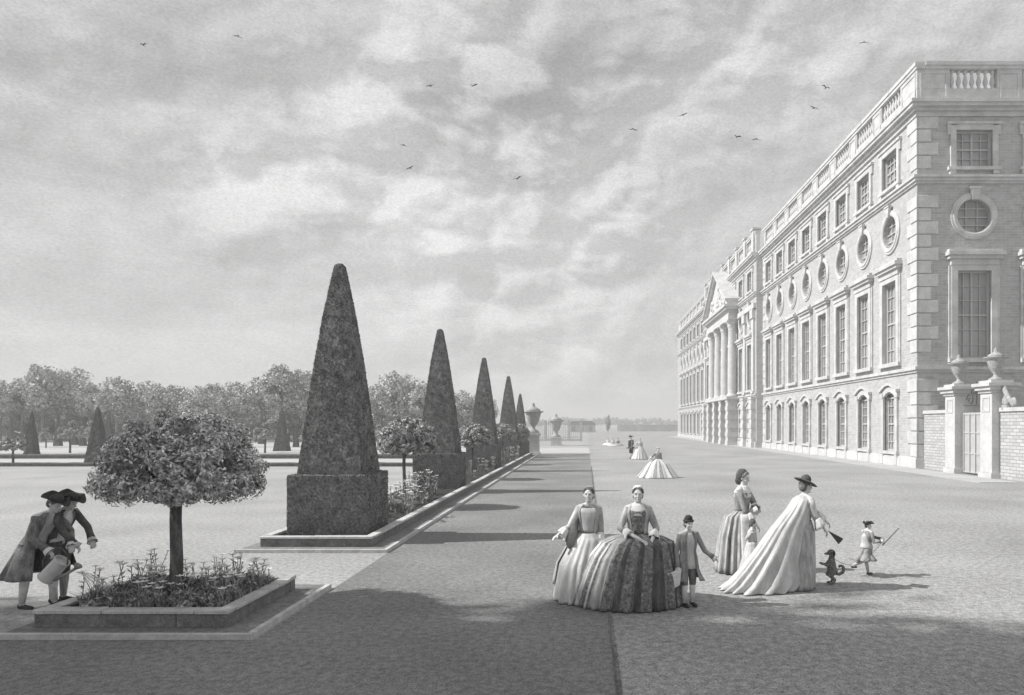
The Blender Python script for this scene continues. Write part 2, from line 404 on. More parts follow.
for k in range(46):
    y = 17.0 + k*.22 if k < 28 else 28 + (k-28)*1.2
    if abs(y-25.3) < 1 or abs(y-36.2) < 1 or abs(y-47.6) < 1: continue
    plant(rd.choice((1, 3, 3, 0)), (rd.uniform(-5.9, -4.4), y, .18), 'leafy flowering plant in the long border between the obelisks', rd.uniform(1.3, 2.0))

# ------------------------------------------------------------------ urns
def urn(loc, ph, uh, pw, label, pedestal_mat=M_stone, cat='urn', lean=1.0, group=None):
    r = empty('stone_urn', loc, label, cat, group)
    if ph:
        b = MB(); w = pw/2
        b.box(-w*1.15, w*1.15, -w*1.15, w*1.15, 0, ph*.12); b.box(-w, w, -w, w, ph*.121, ph*.88); b.box(-w*1.18, w*1.18, -w*1.18, w*1.18, ph*.881, ph)
        b.build('pedestal', pedestal_mat, r, bevel=.01)
    b = MB(); u = uh
    b.lathe([(.20*u*lean, 0), (.20*u*lean, .05*u), (.08*u, .12*u), (.06*u, .2*u), (.13*u, .28*u), (.2*u, .42*u), (.24*u, .58*u), (.25*u, .64*u), (.33*u, .68*u), (.34*u, .71*u), (.22*u, .72*u)], (0,0,ph), 24)
    b.build('vase', M_urn, r, smooth=True)
    b = MB(); b.lathe([(.24*u, .715*u), (.22*u, .77*u), (.12*u, .83*u), (.05*u, .88*u), (.06*u, .92*u), (.03*u, .98*u), (.006*u, u)], (0,0,ph), 20)
    b.build('lid', M_urn, r, smooth=True)
    return r
urn((-4.16, 55.2, 0), 1.75, 2.4, .95, 'tall lidded stone urn on a square pedestal at the far end of the long border')
urn((-3.43, 80, 0), .95, 2.7, 1.2, 'smaller-looking distant urn on a white pedestal in front of the far railing')

# ------------------------------------------------------------------ far railing, wall, woods
def railing(x0, x1, y, h, label, step_=.55):
    r = empty('iron_railing', ((x0+x1)/2, y, 0), label, 'railing')
    L = (x1-x0)/2
    b = MB(); x = -L
    while x < L: b.box(x-.03, x+.03, -.03, .03, .3, h); x += step_*.5
    b.build('bars', M_bar, r)
    b = MB(); b.box(-L, L, -.045, .045, h-.35, h-.28); b.box(-L, L, -.045, .045, .5, .57); b.build('rail', M_bar, r)
    x = -L
    while x <= L+.1:
        q = MB(); q.box(x-.16, x+.16, -.16, .16, 0, h+.15); q.box(x-.2, x+.2, -.2, .2, h+.15, h+.25); q.build('post', M_stone, r); x += 2*L/4
    b = MB(); b.box(-L, L, -.2, .2, 0, .3); b.build('plinth', M_stone, r)
railing(-7.6, -.7, 101, 2.75, 'far railing with pale posts closing the garden beyond the distant urn')
b = MB(); b.box(-35, 35, -.4, .4, 0, 2.0); b.box(-35, 35, -.55, .55, 2.0, 2.25)
for i in range(-5, 6): b.box(i*7-.6, i*7+.6, -.62, .62, 0, 2.5)
w = b.build('boundary_wall', M_stone); w.location = (46, 235, 0); tag(w, 'long low pale boundary wall on the horizon left of the palace', 'wall')
# low far pavilion
r = empty('garden_pavilion', (-1.2, 210, 0), 'tiny pale pavilion on the horizon at the end of the walk', 'building')
b = MB(); b.box(-4, 4, -2, 2, 0, 2.2); b.build('wall', M_stone, r)
b = MB(); b.prism([(-4.4, 2.2), (4.4, 2.2), (3, 3.3), (-3, 3.3)], -2.3, 2.3); b.build('roof', M_roof, r)
for x in (-2.5, 0, 2.5):
    b = MB(); b.box(x-.5, x+.5, -2.03, -2.0, .3, 1.7); b.build('window', M_glass, r)
# far-off wood, a single mass
cs = []; ns = []; sp = []
for k in range(520):
    x = rd.uniform(-60, 150); y = rd.uniform(560, 640); hh = 5.6+1.8*noise.noise(Vector((x*.03, 0, 5)))*2
    cs.append((x, y, rd.uniform(.4, 1)*hh)); ns.append((0,-.5,.6)); sp.append(1.9)
p, n = clumps(cs, ns, 24, sp); o = leaves('distant_wood', p, n, .8, M_far, None, .7, .7); tag(o, 'faint low line of distant woodland on the horizon', 'woodland', kind='stuff')

def wood_tree(name, H, W, seed, base=.35, lone=False, m=M_wood):
    r = empty(name, (0,0,0), 'broadleaf tree', 'tree', 'trees of the wood beyond the parterre')
    rd2 = random.Random(seed); t = MB()
    lean = rd2.uniform(-.25, .25)
    t.tube([(0,0,-.2), (lean*.2,0,H*.3), (lean,0.1,H*.75)], [H*.024, H*.018, H*.008], 8)
    for k in range(7):
        a = rd2.uniform(0, 2*PI); z = H*rd2.uniform(.35,.62); l = W*rd2.uniform(.4,.8)
        t.tube([(lean*.4,0,z), (math.cos(a)*l*.5, math.sin(a)*l*.5, z+H*.08), (math.cos(a)*l, math.sin(a)*l, z+H*.17)], [H*.010, H*.007, H*.003], 6)
    t.build('trunk', M_bark0, r, smooth=True)
    cs = []; ns = []; sp = []
    for k in range(70):
        a = rd2.uniform(0, 2*PI); u = rd2.uniform(-1, 1); q = math.sqrt(1-u*u); rr = rd2.uniform(.55, .92)
        lump = 1+.22*math.sin(2*a+seed)+.15*math.sin(3*u*2+seed)
        zc = H*(base+(1-base)*.5); hz = H*(1-base)*.5
        cs.append((math.cos(a)*q*W*rr*lump + lean*.7, math.sin(a)*q*W*rr*lump, zc+u*hz*rr*.95)); ns.append((math.cos(a)*q, math.sin(a)*q, u*.8+.3)); sp.append(W*rd2.uniform(.2,.34))
    p, n = clumps(cs, ns, 42, sp); leaves('crown', p, n, .19, m, r, .65, .6)
    return r
WT = [wood_tree('broadleaf_tree', 8.6, 2.5, 1, .38), wood_tree('broadleaf_tree', 8.0, 3.0, 2, .3), wood_tree('broadleaf_tree', 9.2, 2.2, 5, .42), wood_tree('broadleaf_tree', 6.2, 2.6, 8, .12)]
wused = set(); rd = random.Random(21)
def put_tree(k, x, y, s, label, H=None):
    proto = WT[k]
    if k not in wused: wused.add(k); o = proto; o.location = (x, y, 0); o.scale = (s,)*3; o['label'] = label
    else: o = dup(proto, (x, y, 0), label, rz=rd.uniform(0, 6.28), scale=(s,)*3)
    return o
heights = {0: 8.6, 1: 8.0, 2: 9.2, 3: 6.2}
front = [(-12,383),(0,381),(22,379),(43,366),(68,369),(90,385),(117,378),(145,382),(160,388),(176,386),(198,387),(214,384),(236,383),(256,379),(281,365),(305,371),(327,382),(352,380),(378,386),(400,373),(424,384),(446,389),(463,391),(484,397)]
names = ['leftmost broad crown','crown at the left edge of the wood','broad crown next to the tallest left-hand pair','tall narrow crown, left of the tallest pair','tall wide crown, right of the tallest pair','low crown just right of the tallest pair','crown behind the large foreground tree, left side','crown directly behind the foreground tree top','low crown over the foreground tree','crown right of centre above the foreground tree','low crown over the right shoulder of the foreground tree','crown above the right shoulder of the foreground tree','crown midway between the foreground tree and the first obelisk','crown left of the lone high round crown','lone high round crown rising above the wood','crown just left of the first obelisk','crown partly hidden behind the first obelisk','crown behind the shaft of the first obelisk','crown just right of the first obelisk','high crown midway between the first two obelisks','crown just left of the second obelisk','crown hidden partly behind the second obelisk','crown just right of the second obelisk','last low crown at the right end of the wood']
for i, (px, py) in enumerate(front):
    d = rd.uniform(92, 104); k = i % 3; H = EYE + (VY-py)*d/F
    put_tree(k, gx(px, d), d, H/heights[k]*1.02, 'front-row tree of the far wood: '+names[i])
for row, (d0, n) in enumerate(((109, 34), (119, 34), (130, 34))):
    for i in range(n):
        px = -30 + i*15.4 + rd.uniform(-6, 6); d = d0+rd.uniform(-4, 4); k = rd.choice((0,1,2))
        py = 391+rd.uniform(-3, 6) + max(0, px-440)*.12; H = EYE+(VY-py)*d/F
        put_tree(k, gx(px, d), d, H/heights[k], 'tree in the back rows of the far wood, seen between the front crowns')
for i in range(60):
    px = -20+i*8.4+rd.uniform(-6,6); d = rd.uniform(104, 110)
    put_tree(3, gx(px, d), d, rd.uniform(.62, .8), 'bushy low tree filling the trunks of the far wood')
# one dark small tree near the vanishing point
o = put_tree(3, gx(608, 190), 190, .80, 'small dark tree standing alone on the horizon beside the walk'); o.scale = (.35, .35, .8)
# unseen trees left of the view, added and stretched to shade the foreground
for x, y, sx, sz in ((-17.5, 4.5, 1.3, 3.1), (-20, 2.5, 1.5, 3.3), (-23.5, 4.4, 1.3, 3.5), (-18, -2.0, 1.6, 3.2), (-26, 1.9, 1.6, 3.6), (-29, 3.7, 1.5, 3.7), (-22, 2.2, 1.3, 3.0), (-25, 4.5, 1.2, 3.6)):
    o = put_tree(1, x, y, 1, 'tall unseen tree added left of the view to shade the foreground', None); o.scale = (sx, sx, sz)

# ------------------------------------------------------------------ far parterre
def far_obelisk(px, by, ty, wpx, label):
    d = gd(by); w = wpx*d/F/2*.86; H = EYE+(VY-ty)*d/F
    b = fuzz_solid([(w, 0), (w*.93, H*.08), (w*.2, H*.93), (w*.08, H)], .03, px, 10)
    o = b.build('small_yew_obelisk', M_yewfar); o.location = (gx(px, d), d, 0); tag(o, label, 'topiary', 'small yew obelisks of the far parterre')
for a in ((98, 464, 407, 20, 'largest distant yew obelisk, just left of the foreground tree'), (32, 457, 411, 12, 'distant yew obelisk beside the leftmost small round tree'),
          (109, 448, 410, 9, 'slim distant obelisk close behind the largest distant one'), (282, 451, 408, 15, 'distant obelisk between the foreground tree and the first tall obelisk'),
          (11, 444, 417, 7, 'tiny distant obelisk at the left edge under the wood'), (58, 446, 413, 7, 'tiny distant obelisk left of the pair of pale round trees'),
          (75, 445, 415, 6, 'tiny distant obelisk between the pale round trees'), (83, 446, 420, 6, 'tiny distant obelisk left of the largest distant one'), (262, 444, 411, 7, 'tiny distant obelisk left of the round-crowned small tree'),
          (296, 447, 424, 6, 'tiny distant obelisk just left of the first tall obelisk'), (382, 446, 414, 7, 'tiny distant obelisk just right of the first tall obelisk')): far_obelisk(*a)
fst = make_standard((gx(13, 41), 41, 0), 'small round-headed tree at the left edge of the far parterre', .72, 1.0, 1.95, 60, 50, .07, M_leaf2, .06, 'small round-headed trees of the far parterre', 9)
for px, by, s, lb in ((70, 453, 1.35, 'small pale round tree between the distant obelisks'), (89, 451, 1.35, 'small pale round tree touching the largest distant obelisk'), (46, 448, 1.0, 'faint small round tree under the tall pair of the wood'), (265, 453, 1.3, 'small round tree left of the middle distant obelisk'), (378, 450, 1.2, 'small round tree seen just right of the first tall obelisk')):
    d = gd(by); dup(fst, (gx(px, d), d, 0), lb, rz=px, scale=(s,)*3)
def hedge(x0, x1, y, h, t, label):
    r = MB(); n = int((x1-x0)/.25); R = []
    for i in range(n+1):
        x = x0+(x1-x0)*i/n; ring = []
        for k in range(8):
            a = PI*k/7; ring.append((x-(x0+x1)/2, -math.cos(a)*t*(1+.15*noise.noise(Vector((x, k, 0)))), h*(math.sin(a)**.4)*(1+.12*noise.noise(Vector((x*1.3, k, 4))))))
        R.append(ring)
    r.rings(R, close=False, cap=(False, False)); o = r.build('box_hedge', M_yewfar); o.location = ((x0+x1)/2, y, 0); tag(o, label, 'hedge', 'low box hedges edging the far parterre')
hedge(-40, -9.5, 40.6, .22, .25, 'nearer low box hedge edging the pale walk of the far parterre')
hedge(-48, -9.5, 50, .3, .3, 'farther low box hedge edging the pale walk of the far parterre')

def blades(name, x0, x1, y0, y1, n, size, m, z=.01):
    cx = rng.uniform(x0, x1, n); cy = y0+(y1-y0)*rng.uniform(0, 1, n)**1.7
    keep = ~((cx > -6.8) & (cx < -3.74) & (((cy > 7.88) & (cy < 10.5)) | (cy > 13.2)))
    p = np.stack([cx, cy, np.full(n, z)], 1)[keep]; nn = rng.normal(0, 1, p.shape); nn[:, 2] = .15; nn /= np.linalg.norm(nn, axis=1)[:, None]
    t = np.stack([rng.normal(0, .35, len(p)), rng.normal(0, .35, len(p)), np.ones(len(p))], 1); b_ = np.cross(nn, t); b_ /= np.linalg.norm(b_, axis=1)[:, None]
    s_ = (size*rng.uniform(.5, 1.3, len(p)))[:, None]; V_ = np.empty((len(p), 3, 3)); V_[:, 0] = p-b_*.005; V_[:, 1] = p+b_*.005; V_[:, 2] = p+t*s_
    k = len(p); me = bpy.data.meshes.new(name); me.vertices.add(k*3); me.vertices.foreach_set('co', V_.reshape(-1)); me.loops.add(k*3); me.loops.foreach_set('vertex_index', np.arange(k*3, dtype=np.int32))
    me.polygons.add(k); me.polygons.foreach_set('loop_start', np.arange(0, k*3, 3, dtype=np.int32)); me.polygons.foreach_set('loop_total', np.full(k, 3, dtype=np.int32)); me.update(); me.materials.append(m)
    o = bpy.data.objects.new(name, me); C.objects.link(o); return o
M_blade = mat('grass blades', .24, .35, 2, .3, 30)
tag(blades('grass_fringe', .272, .335, 6.2, 40, 7000, .016, M_blade), 'ragged grass fringe along the edge of the gravel', 'grass', kind='stuff')
b = MB(); rs = random.Random(6)
for k in range(2600):
    x = rs.uniform(.4, 9); y = 6.3+12*rs.random()**1.6; r_ = rs.uniform(.004, .013); c = Vector((x, y, .004)); q = [b.v(c+V_) for V_ in (Vector((r_, 0, 0)), Vector((0, r_, 0)), Vector((-r_, 0, 0)), Vector((0, -r_*.8, 0)), Vector((r_*.1, 0, r_*.8)))]
    for i in range(4): b.f([q[i], q[(i+1)%4], q[4]])
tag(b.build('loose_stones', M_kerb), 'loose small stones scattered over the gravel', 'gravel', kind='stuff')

# ------------------------------------------------------------------ palace
PX, PY = 18.16, 38.4
pal = empty('palace', (PX, PY, 0), 'long four-storey palace range with balustrade, round windows and columned pediment', 'building')
def east(s, n, z): return (-n, s, z)       # long front, facing the garden (coordinates local to the palace)
def south(s, n, z): return (s, -n, z)      # end front, facing the viewer
def fb(b, Fn, s0, s1, n0, n1, z0, z1):
    v = [b.v(Fn(s, n, z)) for z in (z0, z1) for n in (n0, n1) for s in (s0, s1)]
    for q in ((0,1,3,2),(4,5,7,6),(0,1,5,4),(2,3,7,6),(0,2,6,4),(1,3,7,5)): b.f([v[i] for i in q])
def ray_rect(c, a, x0, x1, z0, z1):
    dx, dz = math.cos(a), math.sin(a); t = 1e9
    if dx > 1e-9: t = min(t, (x1-c[0])/dx)
    if dx < -1e-9: t = min(t, (x0-c[0])/dx)
    if dz > 1e-9: t = min(t, (z1-c[1])/dz)
    if dz < -1e-9: t = min(t, (z0-c[1])/dz)
    return (c[0]+dx*t, c[1]+dz*t)
def cell(b, Fn, n, s0, s1, z0, z1, hole=None, rec=.35):
    """wall panel with an opening: hole = ('rect', cx, hw, za, zb) | ('round', cx, cz, r)"""
    if hole is None:
        b.f([b.v(Fn(*p)) for p in ((s0,n,z0),(s1,n,z0),(s1,n,z1),(s0,n,z1))]); return
    if hole[0] == 'rect': _, cx, hw, za, zb = hole; c = (cx, (za+zb)/2); corners = [(cx-hw, za), (cx+hw, za), (cx+hw, zb), (cx-hw, zb)]
    else: _, cx, cz, r = hole; c = (cx, cz); corners = []
    ang = {round(2*PI*i/32-PI, 5) for i in range(32)}
    for x, z in corners+[(s0,z0),(s1,z0),(s1,z1),(s0,z1)]: ang.add(round(math.atan2(z-c[1], x-c[0]), 5))
    ang = sorted(ang); out = []; inn = []
    for a in ang:
        out.append(ray_rect(c, a, s0, s1, z0, z1))
        inn.append(ray_rect(c, a, cx-hw, cx+hw, za, zb) if hole[0] == 'rect' else (cx+r*math.cos(a), cz+r*math.sin(a)))
    k = len(ang); vo = [b.v(Fn(x, n, z)) for x, z in out]; vi = [b.v(Fn(x, n, z)) for x, z in inn]; vr = [b.v(Fn(x, n-rec, z)) for x, z in inn]
    for i in range(k):
        j = (i+1) % k; b.f([vo[i], vo[j], vi[j], vi[i]]); b.f([vi[i], vi[j], vr[j], vr[i]])
# window kinds: local frame x along wall, -y outward, z up, origin on the wall plane at the opening's centre
def win_meshes():
    W = {}
    def mk(name, m, fn):
        b = MB(); fn(b); o = b.build(name, m); me = o.data; bpy.data.objects.remove(o); return me
    def ringpts(r, y, n=32): return [(r*math.cos(2*PI*i/n), y, r*math.sin(2*PI*i/n)) for i in range(n)]
    def archpts(hw, za, zb, rise, y):
        P = [(-hw, y, za), (hw, y, za), (hw, y, zb)]
        for i in range(1, 8): t = i/8; P.append((hw-2*hw*t, y, zb+rise*math.sin(PI*t)))
        return P+[(-hw, y, zb)]
    def bars(hw, za, zb, nc, nr, w=.045):
        def f(b):
            for i in range(1, nc): x = -hw+2*hw*i/nc; b.box(x-w/2*(2.2 if i*2 == nc else 1), x+w/2*(2.2 if i*2 == nc else 1), .20, .27, za, zb)
            for j in range(1, nr): z = za+(zb-za)*j/nr; b.box(-hw, hw, .19, .262, z-w/2*(2 if j*2 == nr else 1), z+w/2*(2 if j*2 == nr else 1))
            b.box(-hw, -hw+.09, .17, .28, za, zb); b.box(hw-.09, hw, .17, .28, za, zb); b.box(-hw+.09, hw-.09, .172, .28, za, za+.1); b.box(-hw+.09, hw-.09, .172, .28, zb-.09, zb)
        return f
    # attic
    hw, hh = 1.0, 1.0
    def fr(b):
        w = .30
        b.box(-hw-w, -hw, -.13, .05, -hh-.02, hh+.25); b.box(hw, hw+w, -.13, .05, -hh-.02, hh+.25); b.box(-hw-.003, hw+.003, -.127, .05, hh, hh+w)
        b.box(-hw-w-.16, -hw-w-.002, -.12, .04, hh-.25, hh+.30); b.box(hw+w+.002, hw+w+.16, -.12, .04, hh-.25, hh+.30)
        b.box(-hw-w-.2, hw+w+.2, -.2, .05, hh+.302, hh+.44)
        b.box(-hw-w-.15, hw+w+.15, -.2, .05, -hh-.2, -hh-.02); b.box(-hw-w-.05, -hw-.02, -.16, .04, -hh-.42, -hh-.202); b.box(hw+.02, hw+w+.05, -.16, .04, -hh-.42, -hh-.202)
    W['attic'] = (mk('window_surround', M_trim, fr), mk('pane', M_glass, lambda b: b.box(-hw, hw, .28, .30, -hh, hh)), mk('glazing_bars', M_bar, bars(hw, -hh, hh, 4, 4)))
    # round
    def rr(b):
        b.rings([ringpts(.93, .05), ringpts(.93, -.10), ringpts(1.0, -.15), ringpts(1.14, -.15), ringpts(1.18, -.10), ringpts(1.28, -.09), ringpts(1.28, .05)], cap=(False, False))
        b.prism([(-.16, .85), (.16, .85), (.27, 1.45), (-.27, 1.45)], -.26, -.1); b.box(-.32, .32, -.3, -.08, 1.452, 1.55)
    def rb(b):
        for x in (-.31, .31): b.box(x-.025, x+.025, .2, .27, -.87, .87)
        for z in (-.46, 0, .46): q = math.sqrt(.93**2-z*z); b.box(-q, q, .19, .262, z-.03, z+.03)
    W['round'] = (mk('window_surround', M_trim, rr), mk('pane', M_glass, lambda b: b.rings([ringpts(.95, .28), ringpts(.95, .30)])), mk('glazing_bars', M_bar, rb))
    # tall
    tw, th = .92, 2.4
    def tf(b):
        w = .34
        b.box(-tw-w, -tw, -.14, .05, -th, th); b.box(tw, tw+w, -.14, .05, -th, th); b.box(-tw-w, tw+w, -.138, .05, th+.002, th+.3)
        b.box(-tw-w-.14, -tw-w-.002, -.10, .04, -th, th+.28); b.box(tw+w+.002, tw+w+.14, -.10, .04, -th, th+.28)
        b.box(-tw-w-.05, tw+w+.05, -.2, .05, th+.302, th+.62)
        b.box(-tw-w-.2, tw+w+.2, -.34, .05, th+.622, th+.80); b.box(-tw-w-.3, tw+w+.3, -.46, .05, th+.802, th+1.0); b.box(-tw-w-.22, tw+w+.22, -.3, .05, th+1.002, th+1.15)
        b.box(-tw-w-.16, tw+w+.16, -.22, .05, -th-.22, -th-.002)
    W['tall'] = (mk('window_surround', M_trim, tf), mk('pane', M_glass, lambda b: b.box(-tw, tw, .28, .30, -th, th)), mk('glazing_bars', M_bar, bars(tw, -th, th, 4, 6)))
    # low, arched head in a flat surround
    lw, lh = .80, 1.60
    def lf(b):
        w = .26
        b.box(-lw-w, -lw, -.13, .05, -lh, lh); b.box(lw, lw+w, -.13, .05, -lh, lh)
        def arc(r0, r1, zb, rise): 
            P = [(-r1, zb)]+[(-r1+2*r1*i/10, zb+rise*math.sin(PI*i/10)) for i in range(1, 10)]+[(r1, zb)]
            Q = [(r0-2*r0*i/10, zb-.28+(rise*.9)*math.sin(PI*i/10)) for i in range(0, 11)]
            return P, Q
        P, Q = arc(lw, lw+w, lh+.28, .34); n = len(P)
        a = [b.v((x, -.127, z)) for x, z in P]; c = [b.v((x, -.127, z)) for x, z in Q[::-1]]; a2 = [b.v((x, .05, z)) for x, z in P]; c2 = [b.v((x, .05, z)) for x, z in Q[::-1]]
        for i in range(n-1): b.f([a[i], a[i+1], c[i+1], c[i]]); b.f([a[i], a[i+1], a2[i+1], a2[i]]); b.f([c[i], c[i+1], c2[i+1], c2[i]])
        b.box(-lw-w-.12, -lw-w+.25, -.17, .04, lh-.05, lh+.25); b.box(lw+w-.25, lw+w+.12, -.17, .04, lh-.05, lh+.25)
        P = [(-lw-w-.16, lh+.27)]+[(-lw-w+(2*lw+2*w)*i/10, lh+.33+.36*math.sin(PI*i/10)) for i in range(11)]+[(lw+w+.16, lh+.27)]
        Q = [(x, z+.16) for x, z in P[::-1]]; b.prism(P+Q, -.26, -.02)
        b.box(-lw-w-.08, lw+w+.08, -.2, .05, -lh-.18, -lh-.002)
        b.box(-lw-w-.05, -lw+.03, -.17, .04, -lh-.78, -lh-.182); b.box(lw-.03, lw+w+.05, -.17, .04, -lh-.78, -lh-.182)
    W['low'] = (mk('window_surround', M_trim, lf), mk('pane', M_glass, lambda b: b.box(-lw, lw, .28, .30, -lh, lh+.3)), mk('glazing_bars', M_bar, bars(lw, -lh, lh, 4, 6)))
    return W
WM = win_meshes()
ZC = {'attic': 17.55, 'round': 13.85, 'tall': 8.45, 'low': 2.45}
HOLE = {'attic': lambda c: ('rect', c, 1.0, 16.55, 18.55), 'round': lambda c: ('round', c, 13.85, .93), 'tall': lambda c: ('rect', c, .92, 6.05, 10.85), 'low': lambda c: ('rect', c, .80, .85, 4.25)}
WN = {'attic': 'attic_window', 'round': 'round_window', 'tall': 'tall_window', 'low': 'arched_window'}
def window(kind, Fn, c, n):
    loc = Fn(c, n, ZC[kind]); rz = -PI/2 if Fn is east else 0
    sm, pm, bm_ = WM[kind]
    w = child(sm, WN[kind], pal, loc, rz); child(pm, 'pane', w, (0,0,0)); child(bm_, 'glazing_bars', w, (0,0,0))
BANDS = [('low', 0, 5.4), ('tall', 5.4, 12.3), ('round', 12.3, 15.9), ('attic', 15.9, 20.0)]
def facade(Fn, s0, centres, pitch, s1, n, kinds=('low','tall','round','attic'), wall=None, rust=None):
    for kind, z0, z1 in BANDS:
        b = rust if (kind == 'low' and rust) else wall
        a = s0
        for c in centres:
            l, r_ = c-pitch/2, c+pitch/2
            if l-a > .01: cell(b, Fn, n, a, l, z0, z1)
            cell(b, Fn, n, l, r_, z0, z1, HOLE[kind](c) if kind in kinds else None)
            if kind in kinds: window(kind, Fn, c, n)
            a = r_
        if s1-a > .01: cell(b, Fn, n, a, s1, z0, z1)
P = 3.95; n1 = [3.3+P*i for i in range(8)]; S1 = 33.3
PC = 4.2; n2 = [33.9+PC*(i+.5) for i in range(7)]; S2 = 63.9
n3 = [S2+2.6+P*i for i in range(8)]; S3 = 99.4
ends = [3.1+P*i for i in range(4)]
wall = MB(); rust = MB(); NC = .7
facade(east, 0, n1, P, S1, 0, wall=wall)
facade(east, S1, n2, PC, S2, NC, wall=wall, rust=rust)
facade(east, S2, n3, P, S3, 0, wall=wall)
facade(south, 0, ends, P, 18.0, 0, kinds=('tall','round','attic'), wall=wall)
for s in (S1, S2): wall.f([wall.v(east(*p)) for p in ((s,0,0),(s,NC,0),(s,NC,20),(s,0,20))])
# north and rear walls
for q in ([(0,S3,0),(18,S3,0),(18,S3,20),(0,S3,20)], [(18,0,0),(18,S3,0),(18,S3,20),(18,0,20)]): wall.f([wall.v(p) for p in q])
wall.build('wall', M_brick, pal); rust.build('ground_storey', M_rust, pal)
b = MB(); b.f([b.v(p) for p in ((0,0,20.0),(18,0,20.0),(18,S3,20.0),(0,S3,20.0))]); b.f([b.v(p) for p in ((-NC,S1,20.004),(2,S1,20.004),(2,S2,20.004),(-NC,S2,20.004))]); b.build('roof', M_roof, pal)
def course(name, z, prof, m=M_trim):
    """mouldings all round: prof = [(out, z0, z1)...]; butted at the corners"""
    b = MB()
    for out, z0, z1 in prof:
        fb(b, east, -out, S1+.0, -.05, out, z+z0, z+z1)
        fb(b, east, S1+.003, S2-.003, -.05, NC+out+.004, z+z0-.002, z+z1+.002)
        fb(b, east, S2, S3+out, -.05, out, z+z0, z+z1)
        fb(b, south, .051, 18+out, -.05, out, z+z0, z+z1)
    b.build(name, m, pal)
course('cornice', 19.55, [(.12, -.25, 0), (.28, .002, .18), (.46, .182, .36), (.54, .362, .55)])
course('string_course', 15.75, [(.10, -.12, .0), (.2, .002, .17), (.3, .172, .3)])
course('plat_band', 5.28, [(.08, 0, .14), (.18, .142, .32)])
course('base_plinth', 0, [(.14, 0, .52), (.09, .522, .62)], M_stone)
# parapet and balustrade
b = MB(); T = .36
def par(Fn, s0, s1, n, z0=20.102, z1=20.86): fb(b, Fn, s0, s1, n-T, n, z0, z1)
par(east, 0, S1, 0); par(east, S1+.002, S2-.002, NC); par(east, S2, S3, 0); par(south, T+.003, 18, 0); b.build('parapet', M_trim, pal)
b = MB()
for Fn, s0, s1, n in ((east, -.07, S1, 0), (east, S1+.01, S2-.01, NC), (east, S2, S3, 0), (south, T+.08, 18, 0)):
    fb(b, Fn, s0, s1, n-T-.06, n+.07, 21.92, 22.10); fb(b, Fn, s0, s1, n-T-.1, n+.13, 22.102, 22.30)
b.build('coping', M_trim, pal)
bal = MB(); bal.lathe([(.115, 0), (.115, .1), (.06, .14), (.075, .2), (.13, .36), (.12, .5), (.07, .7), (.055, .82), (.1, .88), (.11, .94), (.11, 1.055)], (0,0,0), 12)
bo = bal.build('baluster', M_stone, smooth=True); bm_bal = bo.data; bpy.data.objects.remove(bo)
count = 0; stuff = MB()
def balusters(Fn, centres, n, w, pitch, s0, s1):
    global count
    prev = s0
    for c in centres+[None]:
        l = c-w/2 if c is not None else s1
        # solid pier between balustraded bays, with a sunk panel frame
        q = MB(); e = .02 if prev > s0+.1 else .0
        fb(q, Fn, prev+.003, l-.003, n-T-.01, n+.012, 20.862, 21.918)
        fb(q, Fn, prev+.14, l-.14, n+.012, n+.05, 20.3, 20.42); fb(q, Fn, prev+.14, l-.14, n+.012, n+.05, 21.66, 21.78)
        fb(q, Fn, prev+.14, prev+.24, n+.012, n+.05, 20.422, 21.658); fb(q, Fn, l-.24, l-.14, n+.012, n+.05, 20.422, 21.658)
        q.build('parapet_pier', M_trim, pal)
        if c is None: break
        for k in range(7):
            s = c-w/2+w*(k+.5)/7; p = Fn(s, n-T/2, 20.863)
            if count < 98: child(bm_bal, 'baluster', pal, p); count += 1
            else: stuff.lathe([(.115, 0), (.06, .14), (.13, .36), (.055, .8), (.11, .94), (.11, 1.055)], p, 8)
        prev = c+w/2
balusters(south, ends, 0, 2.6, P, 0.012, 18.0)
balusters(east, n1, 0, 2.6, P, 0, S1)
balusters(east, n2, NC, 2.7, PC, S1, S2)
balusters(east, n3, 0, 2.6, P, S2, S3)
tag(stuff.build('balusters', M_stone, pal, smooth=True), kind='stuff')
# quoins: the two runs at the near corner block by block, the far runs as one
qst = MB()
def quoins(Fa, sa, dira, n, own, z0=.64, z1=19.2):
    z = z0; i = 0
    while z < z1:
        w = 1.15 if i % 2 else .75
        if not any(z < q+.5 and z+.66 > q-.25 for q in (5.4, 15.85)):
            a0, a1 = (sa, sa+w) if dira > 0 else (sa-w, sa)
            q = MB() if own else qst
            fb(q, Fa, a0, a1, n-.05, n+.06, z, z+.66)
            if own: q.build('quoin', M_quoin, pal, bevel=.015)
        z += .72; i += 1
quoins(east, -.06, 1, 0, True); quoins(south, .0, 1, 0, True); quoins(east, S1, -1, 0, False); quoins(east, S2, 1, 0, False); quoins(east, S3, -1, 0, False)
tag(qst.build('quoins', M_quoin, pal, bevel=.015), kind='stuff')
